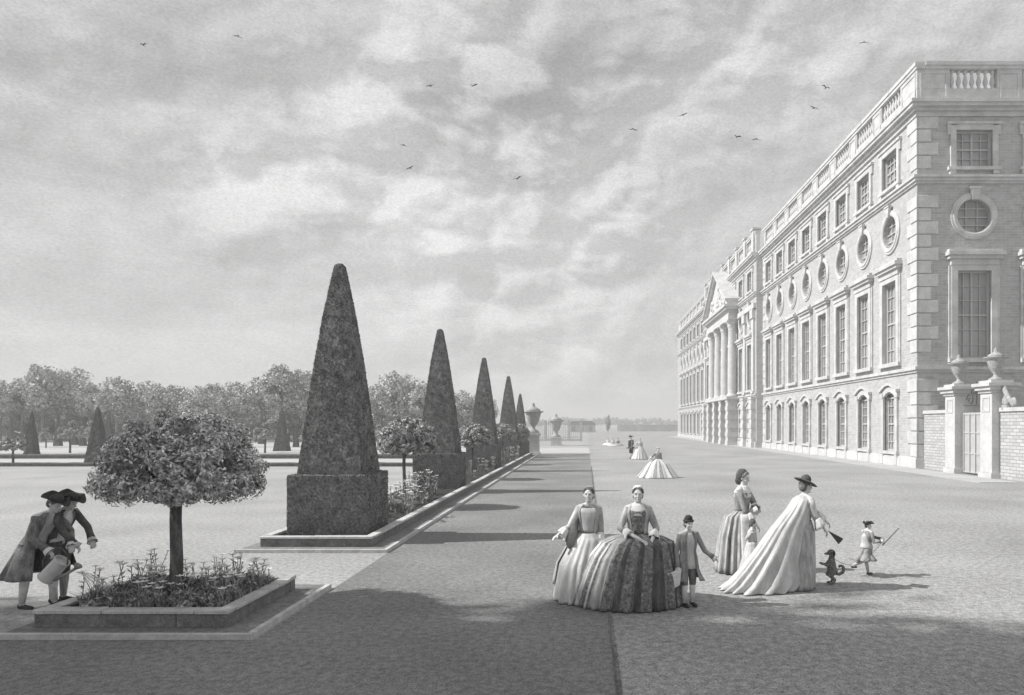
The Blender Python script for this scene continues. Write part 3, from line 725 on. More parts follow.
# portico: giant columns, pilasters, entablature and pediment
cols = [42.3-.0, 46.5, 50.7, 54.9]
for s in cols:
    b = MB(); c = east(s, NC+.62, 0)
    b.lathe([(.62, 5.62), (.62, 5.78), (.56, 5.86), (.5, 5.95), (.51, 7.5), (.50, 9.5), (.46, 11.8), (.43, 13.2), (.46, 13.25), (.44, 13.4), (.56, 13.75), (.52, 13.85), (.70, 14.2)], (c[0], c[1], 0), 22)
    b.box(c[0]-.72, c[0]+.72, c[1]-.72, c[1]+.72, 14.202, 14.38)
    b.build('column', M_stone, pal, smooth=False)
for s in (34.3, 38.1, 59.1, 63.4):
    b = MB(); fb(b, east, s-.45, s+.45, NC, NC+.22, 5.9, 13.4); fb(b, east, s-.55, s+.55, NC, NC+.32, 5.62, 5.9); fb(b, east, s-.58, s+.58, NC, NC+.36, 13.4, 14.3)
    b.build('pilaster', M_stone, pal)
for s in cols+[34.3, 38.1, 59.1, 63.4]:
    b = MB(); pr = 1.25 if s in cols else .45; z = .0; i = 0
    while z < 5.1:
        e = .0 if i % 2 else .10; fb(b, east, s-.62-e, s+.62+e, NC-.02, NC+pr+e*.6, z, min(z+.5, 5.27)); z += .5; i += 1
    b.build('banded_pier', M_stone, pal)
b = MB(); fb(b, east, 41.3, 55.9, NC+.003, NC+1.45, 5.272, 5.61); b.build('portico_base', M_trim, pal)
b = MB(); fb(b, east, S1+.1, S2-.1, NC, NC+.3, 14.39, 14.9); fb(b, east, 41.4, 55.8, NC, NC+1.25, 14.385, 14.95); fb(b, east, 41.5, 55.7, NC, NC+1.18, 14.952, 15.55); fb(b, east, 41.0, 56.2, NC, NC+1.6, 15.552, 15.8); fb(b, east, 40.8, 56.4, NC, NC+1.8, 15.802, 16.08)
b.build('entablature', M_stone, pal)
b = MB()
def tri(n0, n1, sA, sB, zA, zB, zlow):
    P_ = [(sA, zlow), (sB, zlow), ((sA+sB)/2, zB)]
    a = [b.v(east(s, n0, z)) for s, z in P_]; c = [b.v(east(s, n1, z)) for s, z in P_]; b.f(a); b.f(c)
    for i in range(3): b.f([a[i], a[(i+1)%3], c[(i+1)%3], c[i]])
tri(NC+.01, NC+1.15, 41.4, 55.8, 0, 20.4, 16.082); b.build('pediment', M_stone, pal)
b = MB()
for sgn in (-1, 1):
    for (o0, o1, w0) in ((1.5, 0, .0), (1.75, .28, .3)):
        sA = 48.6+sgn*7.8; P_ = [(sA, 16.085+w0), (48.6, 20.75+w0), (48.6, 21.08+w0), (sA, 16.40+w0)]
        a = [b.v(east(s, NC+.005, z)) for s, z in P_]; c = [b.v(east(s, NC+o0, z)) for s, z in P_]; b.f(a); b.f(c)
        for i in range(4): b.f([a[i], a[(i+1)%4], c[(i+1)%4], c[i]])
b.build('raking_cornice', M_trim, pal)
for s in (34.3, 38.1, 42.3, 46.5, 50.7, 54.9, 59.1, 63.2):
    b = MB(); fb(b, east, s-.45, s+.45, NC-.5, NC+.2, 20.105, 22.5); fb(b, east, s-.6, s+.6, NC-.6, NC+.3, 22.502, 22.7); b.build('attic_pedestal', M_trim, pal)
# tympanum carving: relief lumps
rdd = random.Random(4)
for k in range(22):
    b = MB()
    s = rdd.uniform(44, 53.2); zt = 16.4+(1-abs(s-48.6)/7.2)*3.2; c = east(s, NC+1.18, rdd.uniform(16.5, max(16.6, zt))); b.ball(c, (.14, rdd.uniform(.2,.5), rdd.uniform(.2,.4)), 8, 6); b.build('carved_relief', M_trim, pal, smooth=True)

# ------------------------------------------------------------------ garden wall, piers, gate
WX = 18.50
def gwall(y0, y1, label):
    r = empty('garden_wall', (WX, (y0+y1)/2, 0), label, 'wall'); L = (y1-y0)/2
    b = MB(); b.box(0, .45, -L, L, 0, 3.0); b.build('brickwork', M_wallbrick, r)
    b = MB(); b.box(-.07, .52, -L, L, 3.002, 3.18); b.build('coping', M_trim, r)
gwall(35.45, 38.32, 'short brick garden wall between the palace corner and the first gate pier')
gwall(10.0, 31.25, 'pale brick garden wall running out of the picture right of the gate')
for y0, lb, lu in ((34.45, 'left stone gate pier against the palace end wall', 'urn with pointed lid on the left gate pier'), (31.3, 'right stone gate pier at the picture edge', 'urn with pointed lid on the right gate pier')):
    r = empty('gate_pier', (WX-.35+.45, y0+.47, 0), lb, 'gate pier', 'stone piers of the garden gate')
    b = MB(); b.box(-.45,.45,-.46,.46,.25,3.85); b.build('shaft', M_stone, r, bevel=.01)
    b = MB(); b.box(-.52,.52,-.53,.53,0,.248); b.build('base', M_stone, r)
    b = MB(); b.box(-.52,.52,-.52,.52,3.852,3.98); b.box(-.62,.62,-.62,.62,3.982,4.15); b.box(-.72,.72,-.72,.72,4.152,4.3); b.box(-.5,.5,-.5,.5,4.302,4.42); b.build('capital', M_trim, r)
    b = MB(); b.box(-.475,-.452,-.3,.3,3.0,3.08); b.box(-.475,-.452,-.3,.3,3.62,3.7); b.box(-.475,-.452,-.3,-.22,3.082,3.618); b.box(-.475,-.452,.22,.3,3.082,3.618); b.build('panel_frame', M_trim, r)
    urn((WX+.10, y0+.47, 4.42), 0, 1.5, .5, lu, group='urns on the gate piers')
r = empty('garden_gate', (WX+.05, 33.3, 0), 'pale panelled gate between the two urn-topped piers', 'gate')
for sg in (-1, 1):
    b = MB(); y0, y1 = sorted((sg*.02, sg*1.08)); b.box(0, .06, y0, y1, .08, 3.0); b.build('gate_leaf', M_gate, r)
b = MB()
for z in (.1, 1.0, 2.0, 2.9): b.box(-.03, -.002, -1.08, 1.08, z, z+.07)
for y in (-1.06, -.55, -.03, .47, 1.0): b.box(-.055, -.032, y, y+.05, .1, 2.95)
b.build('gate_rails', M_bar, r)
r = empty('iron_overthrow', (WX+.08, 33.3, 3.0), 'scrolled wrought iron overthrow above the garden gate', 'ironwork')
b = MB()
def scroll(b, c, R, t0, turns, sg, n=26):
    b.tube([(c[0], c[1]+sg*R*(1-i/n*.8)*math.cos(t0+turns*2*PI*i/n), c[2]+R*(1-i/n*.8)*math.sin(t0+turns*2*PI*i/n)) for i in range(n+1)], .028, 6)
for sg in (-1, 1): scroll(b, (0, sg*.55, .62), .32, 0, 1.4, sg); scroll(b, (0, sg*.25, .95), .22, -1, 1.3, sg)
b.tube([(0,-1.08,.35),(0,1.08,.35)], .03, 6); b.tube([(0,0,.35),(0,0,1.45)], .03, 6); b.build('scrollwork', M_iron, r)
r = empty('scroll_bracket', (WX+.1, 31.0, 3.18), 'stone scroll bracket on the wall right of the right gate pier', 'bracket')
b = MB(); b.tube([(0, .25-.9*t, .95*(1-t)**1.6+.1+.0*t) for t in [i/8 for i in range(9)]], [.13-.05*i/8 for i in range(9)], 10); b.lathe([(.2,-.1),(.2,.1)], (0,0,0), 4)
b.ball((0,-.55,.22), (.1,.22,.22), 12, 8); b.ball((0,.02,.3), (.1,.26,.26), 12, 8); b.build('scroll', M_urn, r, smooth=True)

# ------------------------------------------------------------------ people
def remesh(o, vox, smooth=4):
    m = o.modifiers.new('r', 'REMESH'); m.mode = 'VOXEL'; m.voxel_size = vox
    sm = o.modifiers.new('s', 'SMOOTH'); sm.iterations = smooth; sm.factor = .5
    dg = bpy.context.evaluated_depsgraph_get(); dg.update()
    me = bpy.data.meshes.new_from_object(o.evaluated_get(dg)); o.modifiers.clear(); me.name = o.name
    me.polygons.foreach_set('use_smooth', [True]*len(me.polygons)); o.data = me
    return o
def V(*a): return Vector(a)
class Fig:
    """H height, face = heading in degrees in plan (0 = picture right, -90 = towards the viewer, 90 = away)"""
    def __init__(s, name, loc, H, face, label, lean=(0,0,0), group=None, female=True):
        s.r = empty(name, loc, label, 'person', group); s.H = H; a = math.radians(face); s.a = a
        s.f = V(math.cos(a), math.sin(a), 0); s.s = V(-math.sin(a), math.cos(a), 0)   # s = figure's left
        L = V(*lean); h = H; w = .098 if female else .112; s.w = w = w*.88
        s.J = dict(pel=V(0,0,.52*h)+L*.15, wai=V(0,0,.615*h)+L*.45, che=V(0,0,.735*h)+L*.8, nek=V(0,0,.85*h)+L, hed=V(0,0,.925*h)+L+s.f*.02)
        for n_, q in (('l', 1), ('r', -1)):
            s.J['sh'+n_] = V(0,0,.805*h)+L*.95+s.s*q*w*h; s.J['el'+n_] = s.J['sh'+n_]+V(0,0,-.175*h)+s.s*q*.03; s.J['wr'+n_] = s.J['el'+n_]+V(0,0,-.15*h)+s.f*.06
            s.J['hp'+n_] = s.J['pel']+s.s*q*.055*h; s.J['kn'+n_] = V(0,0,.27*h)+s.s*q*.05*h+s.f*.02; s.J['an'+n_] = V(0,0,.05*h)+s.s*q*.05*h
        s.look = s.f.copy(); s.curl = .5
    def body(s, vox=.007, leg_mat=None, fingers=True):
        J = s.J; h = s.H; k = h/1.65; b = MB()
        for q in ('l', 'r'):
            sg = 1 if q == 'l' else -1
            b.caps(J['hp'+q], .085*k, J['kn'+q], .055*k); b.caps(J['kn'+q], .054*k, J['an'+q], .034*k)
            b.caps(J['an'+q]+V(0,0,-.025*k), .034*k, J['an'+q]+s.f*.15*k+V(0,0,-.05*k), .027*k)
            b.caps(J['sh'+q], .050*k, J['el'+q], .038*k); b.caps(J['el'+q], .037*k, J['wr'+q], .024*k)
            b.caps(J['hp'+q]*.8+J['pel']*.2, .10*k, J['wai']+s.s*sg*.035*k, .085*k); b.caps(J['wai']+s.s*sg*.035*k, .085*k, J['che']+s.s*sg*.06*k, .10*k)
            b.caps(J['che']+s.s*sg*.06*k, .095*k, J['sh'+q]*.75+J['nek']*.25+V(0,0,-.03*k), .055*k)
            b.caps(J['sh'+q], .048*k, J['nek']+V(0,0,-.02*k), .045*k)
            # hand: palm, four fingers, thumb
            d = (J['wr'+q]-J['el'+q]).normalized(); side = d.cross(V(0,0,1)); 
            if side.length < .2: side = d.cross(s.f)
            side.normalize(); pn = side.cross(d).normalized()
            if pn.z > 0: pn = -pn
            w0 = J['wr'+q]; pe = w0+d*.075*k
            for t in (-.022, 0, .022): b.caps(w0+d*.01+side*t*.6*k, .016*k, pe+side*t*k, .014*k)
            if fingers:
                for i, (t, ln) in enumerate(((-.032, .060), (-.011, .075), (.011, .080), (.032, .070))):
                    p0 = pe+side*t*k; p1 = p0+(d*.75+pn*s.curl*.8)*ln*.55*k; p2 = p1+(d*.35+pn*(s.curl+.3))*ln*.5*k
                    b.caps(p0, .0095*k, p1, .009*k, 8); b.caps(p1, .009*k, p2, .0075*k, 8)
                p0 = w0+d*.025*k+side*.026*k*sg; p1 = p0+(d*.5+side*sg*.8+pn*.3)*.035*k; b.caps(p0, .012*k, p1, .010*k, 8); b.caps(p1, .010*k, p1+(d*.9+pn*.4)*.03*k, .008*k, 8)
        b.caps(J['nek']-V(0,0,.03*k), .052*k, J['hed']-V(0,0,.03*k), .045*k)
        # head
        lk = s.look.normalized(); ls = V(0,0,1).cross(lk).normalized(); up = lk.cross(ls)
        R = Matrix((lk, ls, up)).transposed(); hc = J['hed']; s.R = R
        b.ball(hc+up*.018*k-lk*.012*k, (.090*k, .072*k, .090*k), 18, 12, R)
        b.ball(hc-up*.030*k+lk*.012*k, (.068*k, .056*k, .078*k), 16, 10, R)
        P = lambda x, y, z: hc+R@V(x*k, y*k, z*k)
        b.caps(P(.078,0,.012), .008*k, P(.098,0,-.022), .014*k, 8); b.ball(P(.070,0,-.082), .020*k, 8, 6); b.ball(P(.078,0,-.052), (.012*k,.022*k,.010*k), 8, 6, R)
        for y in (-1, 1):
            b.ball(P(.070,y*.028,.030), (.018*k,.022*k,.008*k), 8, 6, R); b.ball(P(-.002,y*.073,-.005), (.018*k,.010*k,.028*k), 8, 6, R); b.ball(P(.055,y*.033,-.030), (.022*k,.02*k,.022*k), 8, 6, R)
        o = b.build('body', M_skin, s.r); remesh(o, vox*k)
        for y in (-1, 1):
            e = MB(); e.ball(P(.0775, y*.028, .008), (.004*k, .009*k, .004*k), 10, 7, R); e.build('eye', M_eye, s.r, smooth=True)
        s.P = P; s.k = k
        return o
    def loft(s, name, m, rings, n=64, gap=0, folds=0, famp=0, thick=.008, mats=None, seed=0, foldstart=0, sub=1, parent=None, gapdir=None):
        """rings: (centre Vector, r_front(along facing), r_side, tilt)"""
        b = MB(); rd3 = random.Random(seed); ph = [rd3.uniform(0, 6.28) for _ in range(4)]
        ga = math.radians(gap)/2; R = []
        # refine rings
        rr = []
        for i in range(len(rings)-1):
            for j in range(sub):
                t = j/sub; a_, b_ = rings[i], rings[i+1]
                rr.append((a_[0].lerp(b_[0], t), a_[1]*(1-t)+b_[1]*t, a_[2]*(1-t)+b_[2]*t))
        rr.append(rings[-1][:3]); N = len(rr)
        for i, (c, rf, rs) in enumerate(rr):
            t = i/(N-1); am = famp*max(0, (t-foldstart)/(1-foldstart+1e-6)); ring = []
            for j in range(n + (1 if gap else 0)):
                th = ga+(2*PI-2*ga)*j/n if gap else 2*PI*j/n
                fo = 1
                if folds: 
                    w_ = math.sin(folds*th+ph[0]+1.3*math.sin(2*th+ph[1])+.8*math.sin(5*th+ph[3])); w_ = (abs(w_)**.7)*(1 if w_ > 0 else -1)
                    fo = 1+am*(w_*.7+.3*math.sin(folds*.53*th+ph[2]))
                ring.append(c+s.f*math.cos(th)*rf*fo+s.s*math.sin(th)*rs*fo)
            R.append(ring)
        vr = [[b.v(p) for p in ring] for ring in R]; nn = len(vr[0])
        for i in range(N-1):
            for j in range(nn if not gap else nn-1):
                b.mi = mats(j/n, i/(N-1)) if mats else 0
                b.f([vr[i][j], vr[i][(j+1)%nn], vr[i+1][(j+1)%nn], vr[i+1][j]])
        o = b.build(name, m, parent or s.r, smooth=True)
        if thick: q = o.modifiers.new('t', 'SOLIDIFY'); q.thickness = thick; q.offset = 0
        return o
    def bodice(s, m, low=.0, name='bodice', neck=True):
        J = s.J; k = s.k; nk = J['nek']
        return s.loft(name, m, [(J['wai']+V(0,0,-.03*k), .105*k, .125*k), (J['wai'].lerp(J['che'], .5), .115*k, .14*k), (J['che'], .128*k, .165*k), (J['che']+(nk-J['che'])*.38, .122*k, .178*k), (J['che']+(nk-J['che'])*.66, .085*k, .165*k)]+([] if low else [(J['che']+(nk-J['che'])*.86, .062*k, .10*k)]), 40, sub=3, folds=16, famp=.02)
    def sleeve(s, q, m, to='elbow', r0=.053, r1=.046, cuff=None, name='sleeve'):
        J = s.J; k = s.k; b = MB(); sh, el, wr = J['sh'+q], J['el'+q], J['wr'+q]
        if to == 'elbow': pts = [sh+V(0,0,.012), sh.lerp(el, .35), sh.lerp(el, .7), el, el.lerp(wr, .22)]; rad = [r0*k*.98, r0*k*1.05, r0*k, r1*k, r1*k*1.12]
        else: pts = [sh+V(0,0,.012), sh.lerp(el, .5), el, el.lerp(wr, .5), el.lerp(wr, .92)]; rad = [r0*k, r0*k*.95, r1*k, r1*k*.92, r1*k*1.1]
        b.tube(pts, rad, 16); o = b.build(name, m, s.r, smooth=True)
        if cuff:
            b = MB(); a0 = pts[-1]; d = (wr-el).normalized(); L_ = .10*k if to == 'elbow' else .06*k
            n = 28; a = d.orthogonal().normalized(); c = d.cross(a); R = []
            for i in range(5):
                t = i/4; rr = r1*k*(1.05+.9*t*(1 if to == 'elbow' else .4)); R.append([a0+d*L_*t+V(0,0,-.05*t*t*k if to == 'elbow' else 0)+(a*math.cos(2*PI*j/n)+c*math.sin(2*PI*j/n))*rr*(1+.12*t*math.sin(7*2*PI*j/n)) for j in range(n)])
            b.rings(R, cap=(False, False)); b.build('cuff', cuff, o, smooth=True).modifiers.new('t', 'SOLIDIFY').thickness = .004
        return o
    def hair(s, m=None, big=1.0, bun=True):
        b = MB(); k = s.k; P = s.P
        b.ball(P(-.022,0,.035), (.088*k*big,.083*k*big,.088*k*big), 18, 12, s.R)
        b.ball(P(-.045,0,-.01), (.060*k*big,.080*k*big,.080*k*big), 16, 10, s.R)
        if bun: b.ball(P(-.085,0,.05), .04*k, 12, 8)
        for j in range(14): a = 2*PI*j/14; b.ball(P(.012+.02*math.sin(a*2), .070*math.cos(a), .035+.065*abs(math.sin(a))), .018*k, 8, 5)
        o = b.build('hair', m or M_hair, s.r, smooth=True); return o
    def cap(s, m=None, r=.06):
        b = MB(); b.ball(s.P(-.03,0,.10), (r*s.k*1.15, r*s.k*1.1, r*s.k*.55), 16, 8, s.R)
        b.lathe([(r*s.k*1.2, .0), (r*s.k*1.38, -.012)], s.P(-.03,0,.09), 20); b.build('cap', m or M_white, s.r, smooth=True)
    def disc_hat(s, m, R0=.17, tilt=.25, crown=.045):
        b = MB(); k = s.k; n = 36; rr = []
        for i in range(5):
            t = i/4; r_ = (.07+(R0-.07)*t)*k; rr.append([s.P(0,0,0)*0+s.P((r_*math.cos(2*PI*j/n))/k-.01, (r_*math.sin(2*PI*j/n))/k, .085+math.cos(2*PI*j/n)*-tilt*r_/k*.6-.03*t*t) for j in range(n)])
        b.rings(rr, cap=(True, False)); b.ball(s.P(-.01,0,.095), (.078*k,.078*k,crown*k), 16, 8, s.R)
        o = b.build('hat', m, s.r, smooth=True); q = o.modifiers.new('t', 'SOLIDIFY'); q.thickness = .006; return o
    def tricorn(s, m, R0=.19, up=.09):
        b = MB(); k = s.k; n = 48; rr = []
        for i in range(6):
            t = i/5; ring = []
            for j in range(n):
                th = 2*PI*j/n; corner = (math.cos(3*th)+1)/2       # one corner to the front
                r_ = .082+(R0-.082)*t*(.45+.75*corner**1.2); z = .062+up*t*(1-corner)**.8+.015*t
                ring.append(s.P(r_*math.cos(th)-.005, r_*math.sin(th), z))
            rr.append(ring)
        b.rings(rr, cap=(True, False)); b.ball(s.P(-.005,0,.075), (.083*k,.083*k,.065*k), 16, 8, s.R)
        o = b.build('hat', m, s.r, smooth=True); q = o.modifiers.new('t', 'SOLIDIFY'); q.thickness = .008; return o
    def legs_cloth(s, breech, stock, shoe=None):
        J = s.J; k = s.k
        for q in ('l', 'r'):
            b = MB(); b.tube([J['hp'+q]+V(0,0,.02), J['hp'+q].lerp(J['kn'+q], .5), J['kn'+q]+(J['an'+q]-J['kn'+q])*.12], [.10*k, .083*k, .062*k], 16); b.build('breeches_leg', breech, s.r, smooth=True)
            b = MB(); b.tube([J['kn'+q], J['kn'+q].lerp(J['an'+q], .3), J['an'+q]], [.057*k, .058*k, .038*k], 16); b.build('stocking', stock, s.r, smooth=True)
            b = MB(); a = J['an'+q]; b.caps(a+V(0,0,-.028*k)-s.f*.02*k, .037*k, a+s.f*.155*k+V(0,0,-.048*k), .030*k); b.build('shoe', shoe or M_black, s.r, smooth=True)
    def coat(s, m, hemz, flare=.22, gap=38, folds=9, seed=1, hemshift=V(0,0,0), famp=.16):
        J = s.J; k = s.k; nk = J['nek']; hem = V(J['pel'].x, J['pel'].y, hemz)+hemshift
        R = [(J['che']+(nk-J['che'])*.86, .07*k, .10*k), (J['che']+(nk-J['che'])*.6, .10*k, .172*k), (J['che'], .14*k, .178*k), (J['wai'], .125*k, .145*k), (J['pel'].lerp(J['wai'], .3), .15*k, .17*k), (J['pel'].lerp(hem, .5), .15*k+(flare-.15)*.55, .16*k+(flare-.15)*.55), (hem, flare, flare*1.02)]
        return s.loft('coat', m, R, 60, gap=gap, folds=folds, famp=famp, seed=seed, foldstart=.5, sub=4, thick=.012)
def J2(px, py, base, d, px0, dy=0):   # joint read off the picture -> metres from the figure's base
    return V((px-px0)*d/F, dy, (base-py)*d/F)
def place(px, base): d = gd(base); return (gx(px, d), d, 0), d

# --- lady in the vast hooped gown
loc, d = place(638, 602)
f = Fig('person', loc, 1.60, -95, 'woman in a vast hooped gown, fold shading coloured in as panels, hands at her waist')
f.J['ell'] = V(.25, -.06, 1.02); f.J['wrl'] = V(.13, -.24, .90); f.J['elr'] = V(-.25, -.06, 1.02); f.J['wrr'] = V(-.10, -.25, .88)
f.J['wrl'], f.J['wrr'] = V(.16, -.27, .87), V(.02, -.30, .90)
f.body(); f.bodice(M_broc, low=1)
f.loft('fichu', M_white, [(f.J['che']+V(0,-.0,.02), .132, .12), (f.J['che'].lerp(f.J['nek'], .6), .10, .16), (f.J['nek'], .062, .07)], 32, gap=0, folds=12, famp=.05, sub=2)
def fold_tone(u, t):  # light and shade of the folds put into panel colours, paler at picture left
    k = int(u*52); h = (k*7919+k*k*13) % 7
    return (1, 0, 2, 0, 1, 2, 0)[h] if u < .5 else (1, 3, 2, 2, 3, 1, 2)[h] if u < .88 else (1, 0, 2, 3, 1, 0, 2)[h]
R = [(f.J['wai']+V(0,0,-.05), .12, .15), (V(0,0,.90), .26, .36), (V(-.02,0,.84), .38, .50), (V(-.07,0,.66), .48, .60), (V(-.10,0,.45), .54, .67), (V(-.13,0,.24), .58, .72), (V(-.15,0,.015), .60, .76)]
f.loft('hooped_skirt', [M_dark, M_broc, M_grey2, M_cream], R, 312, folds=34, famp=.06, seed=3, mats=fold_tone, sub=6, foldstart=-.2)
f.loft('robe', M_grey2, [(f.J['wai']+V(0,0,-.05*f.k), .115*f.k, .135*f.k), (f.J['wai'].lerp(f.J['che'], .5), .123*f.k, .147*f.k), (f.J['che'], .137*f.k, .172*f.k), (f.J['che']+(f.J['nek']-f.J['che'])*.38, .130*f.k, .182*f.k), (f.J['che']+(f.J['nek']-f.J['che'])*.68, .092*f.k, .168*f.k), (f.J['che']+(f.J['nek']-f.J['che'])*.92, .066*f.k, .095*f.k)], 44, gap=75, folds=14, famp=.02, sub=3)
for q in ('l', 'r'): f.sleeve(q, M_grey2, 'elbow', cuff=M_white)
f.hair(); f.cap()
b = MB(); b.tube([f.J['wrl']+V(.0,-.02,-.01), f.J['wrl']+V(.015,-.06,-.12), f.J['wrl']+V(.03,-.08,-.24)], [.014, .022, .028], 8); b.build('ribbon', M_white, f.r, smooth=True)

# --- slim lady in pale gown, left
loc, d = place(589, 599)
f = Fig('person', loc, 1.58, -100, 'slim woman in a pale gown, left of the vast hooped gown, one arm out')
f.J['elr'] = V(-.27, -.07, 1.02); f.J['wrr'] = V(-.42, -.12, .92); f.curl = .3
f.body(); f.bodice(M_cream, low=1)
R = [(f.J['wai']+V(0,0,-.04), .12, .14), (V(-.0,0,.85), .19, .22), (V(-.09,0,.5), .30, .32), (V(-.12,0,.2), .36, .34), (V(-.12,0,.015), .39, .36)]
f.loft('petticoat', M_cream, R, 120, folds=15, famp=.10, seed=2, sub=6)
f.loft('overgown', M_grey2, [(c+V(0,.03,.01), a*1.07+.01, b_*1.07+.01) for c, a, b_ in R[:4]], 100, gap=150, folds=12, famp=.08, seed=6, sub=5)
f.loft('robe', M_grey2, [(f.J['wai']+V(0,0,-.05*f.k), .115*f.k, .135*f.k), (f.J['wai'].lerp(f.J['che'], .5), .123*f.k, .147*f.k), (f.J['che'], .137*f.k, .172*f.k), (f.J['che']+(f.J['nek']-f.J['che'])*.38, .130*f.k, .182*f.k), (f.J['che']+(f.J['nek']-f.J['che'])*.68, .092*f.k, .168*f.k), (f.J['che']+(f.J['nek']-f.J['che'])*.92, .066*f.k, .095*f.k)], 44, gap=75, folds=14, famp=.02, sub=3)
f.sleeve('l', M_grey2, 'elbow', cuff=M_white); f.sleeve('r', M_cream, 'elbow', cuff=M_white)
f.loft('shawl', M_grey, [(V(-.20,.02,1.12), .10, .05), (V(-.24,.0,.95), .13, .09), (V(-.25,-.02,.78), .12, .08), (V(-.23,-.02,.68), .05, .04)], 40, folds=7, famp=.1, sub=3)
f.hair(); f.cap(M_grey2, .045)

# --- boy in long coat
loc, d = place(688, 606)
f = Fig('person', loc, 1.20, -70, 'boy in a long grey coat holding a pale paper beside the hooped gown', female=False)
f.J['ell'] = V(.22, -.03, .75); f.J['wrl'] = V(.34, -.05, .66); f.J['elr'] = V(-.16, -.02, .72); f.J['wrr'] = V(-.15, -.12, .52)
f.body(.009); f.legs_cloth(M_grey, M_white); f.coat(M_grey, .36, .20, gap=60, folds=8, famp=.14)
f.loft('waistcoat', M_cream, [(f.J['che'].lerp(f.J['nek'], .8), .055, .06), (f.J['che'], .098, .10), (f.J['wai'], .085, .09), (V(0,0,.52), .12, .12)], 32, sub=3)
for q in ('l', 'r'): f.sleeve(q, M_grey, 'wrist', cuff=M_cream)
f.hair(M_dark, 1.02); f.disc_hat(M_black, .105, .1, .07)
b = MB(); c = f.J['wrr']+V(-.02,-.05,-.11); b.prism([(c.x-.15, c.z+.05), (c.x+.06, c.z+.13), (c.x+.04, c.z-.09), (c.x-.03, c.z-.13)], c.y, c.y+.02)
o = b.build('folded_paper', M_white, bevel=.003); o.location = f.r.location; tag(o, 'pale folded paper held in the lowered hand of the boy in the long coat', 'paper')

# --- hooded lady in the middle
loc, d = place(741, 571)
f = Fig('person', loc, 1.68, -35, 'woman in a dark hood and striped grey gown reaching down to a small child', lean=(.03, 0, 0))
f.look = V(.75, -.62, -.25)
f.J['elr'] = V(.02, -.20, 1.04); f.J['wrr'] = V(.20, -.24, .80); f.J['ell'] = V(.24, .02, 1.10); f.J['wrl'] = V(.20, -.16, 1.08)
f.body(); f.bodice(M_grey, low=1)
f.loft('fichu', M_white, [(f.J['che']+V(0,0,.0), .135, .165), (f.J['che'].lerp(f.J['nek'], .5), .12, .18), (f.J['nek'], .06, .07)], 36, folds=10, famp=.05, sub=3)
R = [(f.J['wai']+V(0,0,-.02), .12, .14), (V(-.03,0,.92), .24, .26), (V(-.06,0,.6), .30, .33), (V(-.07,0,.02), .35, .40)]
f.loft('gown_skirt', [M_grey, M_grey2, M_dark], R, 150, folds=19, famp=.07, seed=7, sub=6, mats=lambda u, t: (0, 1, 0, 1, 2, 1)[int(u*38) % 6])
b = MB(); rr = []
for i in range(9):
    t = i/8; th0 = math.radians(-80); z = .98-.94*t; ring = []
    for j in range(7):
        th = th0+math.radians(-14+28*j/6); ra = (.25+.14*t)*1.06; ring.append(V(-.05+ra*math.cos(th), ra*1.0*math.sin(th)*1.08, z))
    rr.append(ring)
b.rings(rr, close=False, cap=(False, False)); o = b.build('apron', M_white, f.r, smooth=True); o.modifiers.new('t','SOLIDIFY').thickness = .01
for q in ('l', 'r'): f.sleeve(q, M_grey, 'elbow', cuff=M_white)
f.hair(M_grey); b = MB(); b.ball(f.P(-.045,0,.03), (.10,.097,.115), 18, 12, f.R); b.ball(f.P(-.075,0,-.06), (.06,.08,.08), 16, 10, f.R); b.build('hood', M_dark, f.r, smooth=True)

# --- small child between the two women
loc, d = place(752, 577)
f = Fig('person', loc, .93, -20, 'small dark-haired child holding the hooded woman\'s hand behind the pale train')
f.J['elr'] = V(-.10, -.05, .62); f.J['wrr'] = V(-.05, -.10, .70); f.body(.009)
f.bodice(M_cream); f.loft('child_gown', M_cream, [(f.J['wai'], .075, .08), (V(0,0,.35), .14, .15), (V(-.02,0,.02), .20, .21)], 80, folds=11, famp=.08, sub=5)
for q in ('l', 'r'): f.sleeve(q, M_cream, 'elbow')
f.hair(M_dark, 1.1); f.cap(M_dark)

# --- lady in sack gown with train and broad hat
loc, d = place(800, 588)
f = Fig('person', loc, 1.66, 20, 'woman in a broad dark hat and pale sack gown with a long trailing train', lean=(.07, 0, -.01))
f.J['elr'] = V(.17, -.14, 1.10); f.J['wrr'] = V(.30, -.16, .92); f.J['ell'] = V(.26, .12, 1.12); f.J['wrl'] = V(.40, .08, 1.0); f.look = V(.9, .2, -.12)
f.body(); f.bodice(M_grey2, low=1)
f.loft('petticoat', M_grey2, [(f.J['wai'], .13, .14), (V(.0,0,.85), .20, .22), (V(-.02,0,.4), .22, .25), (V(-.04,0,.015), .23, .26)], 110, folds=14, famp=.07, sub=6)
R = [(f.J['nek']+V(-.02,0,-.015), .07, .08), (V(.03,0,1.33), .115, .165), (V(-.02,0,1.17), .18, .19), (V(-.15,.0,.90), .28, .24), (V(-.26,-.02,.60), .40, .29), (V(-.38,-.03,.30), .53, .33), (V(-.48,-.04,.12), .60, .37), (V(-.60,-.05,.015), .62, .40)]
f.loft('sack_gown', M_cream, R, 160, gap=95, folds=17, famp=.12, seed=4, sub=6, foldstart=-.1)
for q in ('l', 'r'): f.sleeve(q, M_cream, 'elbow', cuff=M_white)
f.hair(M_hair); f.disc_hat(M_dark, .17, .5, .075)
b = MB(); w0 = f.J['wrr']+V(.05,-.02,-.03); rr = []
for i in range(2): rr.append([w0+V(.02*0,0,0)]*1)
n = 10; c0 = b.v(w0); prev = None
for i in range(n+1):
    a = math.radians(-52+24*i/n); v1 = b.v(w0+V(math.cos(a)*.26, .012*(i % 2), math.sin(a)*.26))
    if prev: b.f([c0, prev, v1])
    prev = v1
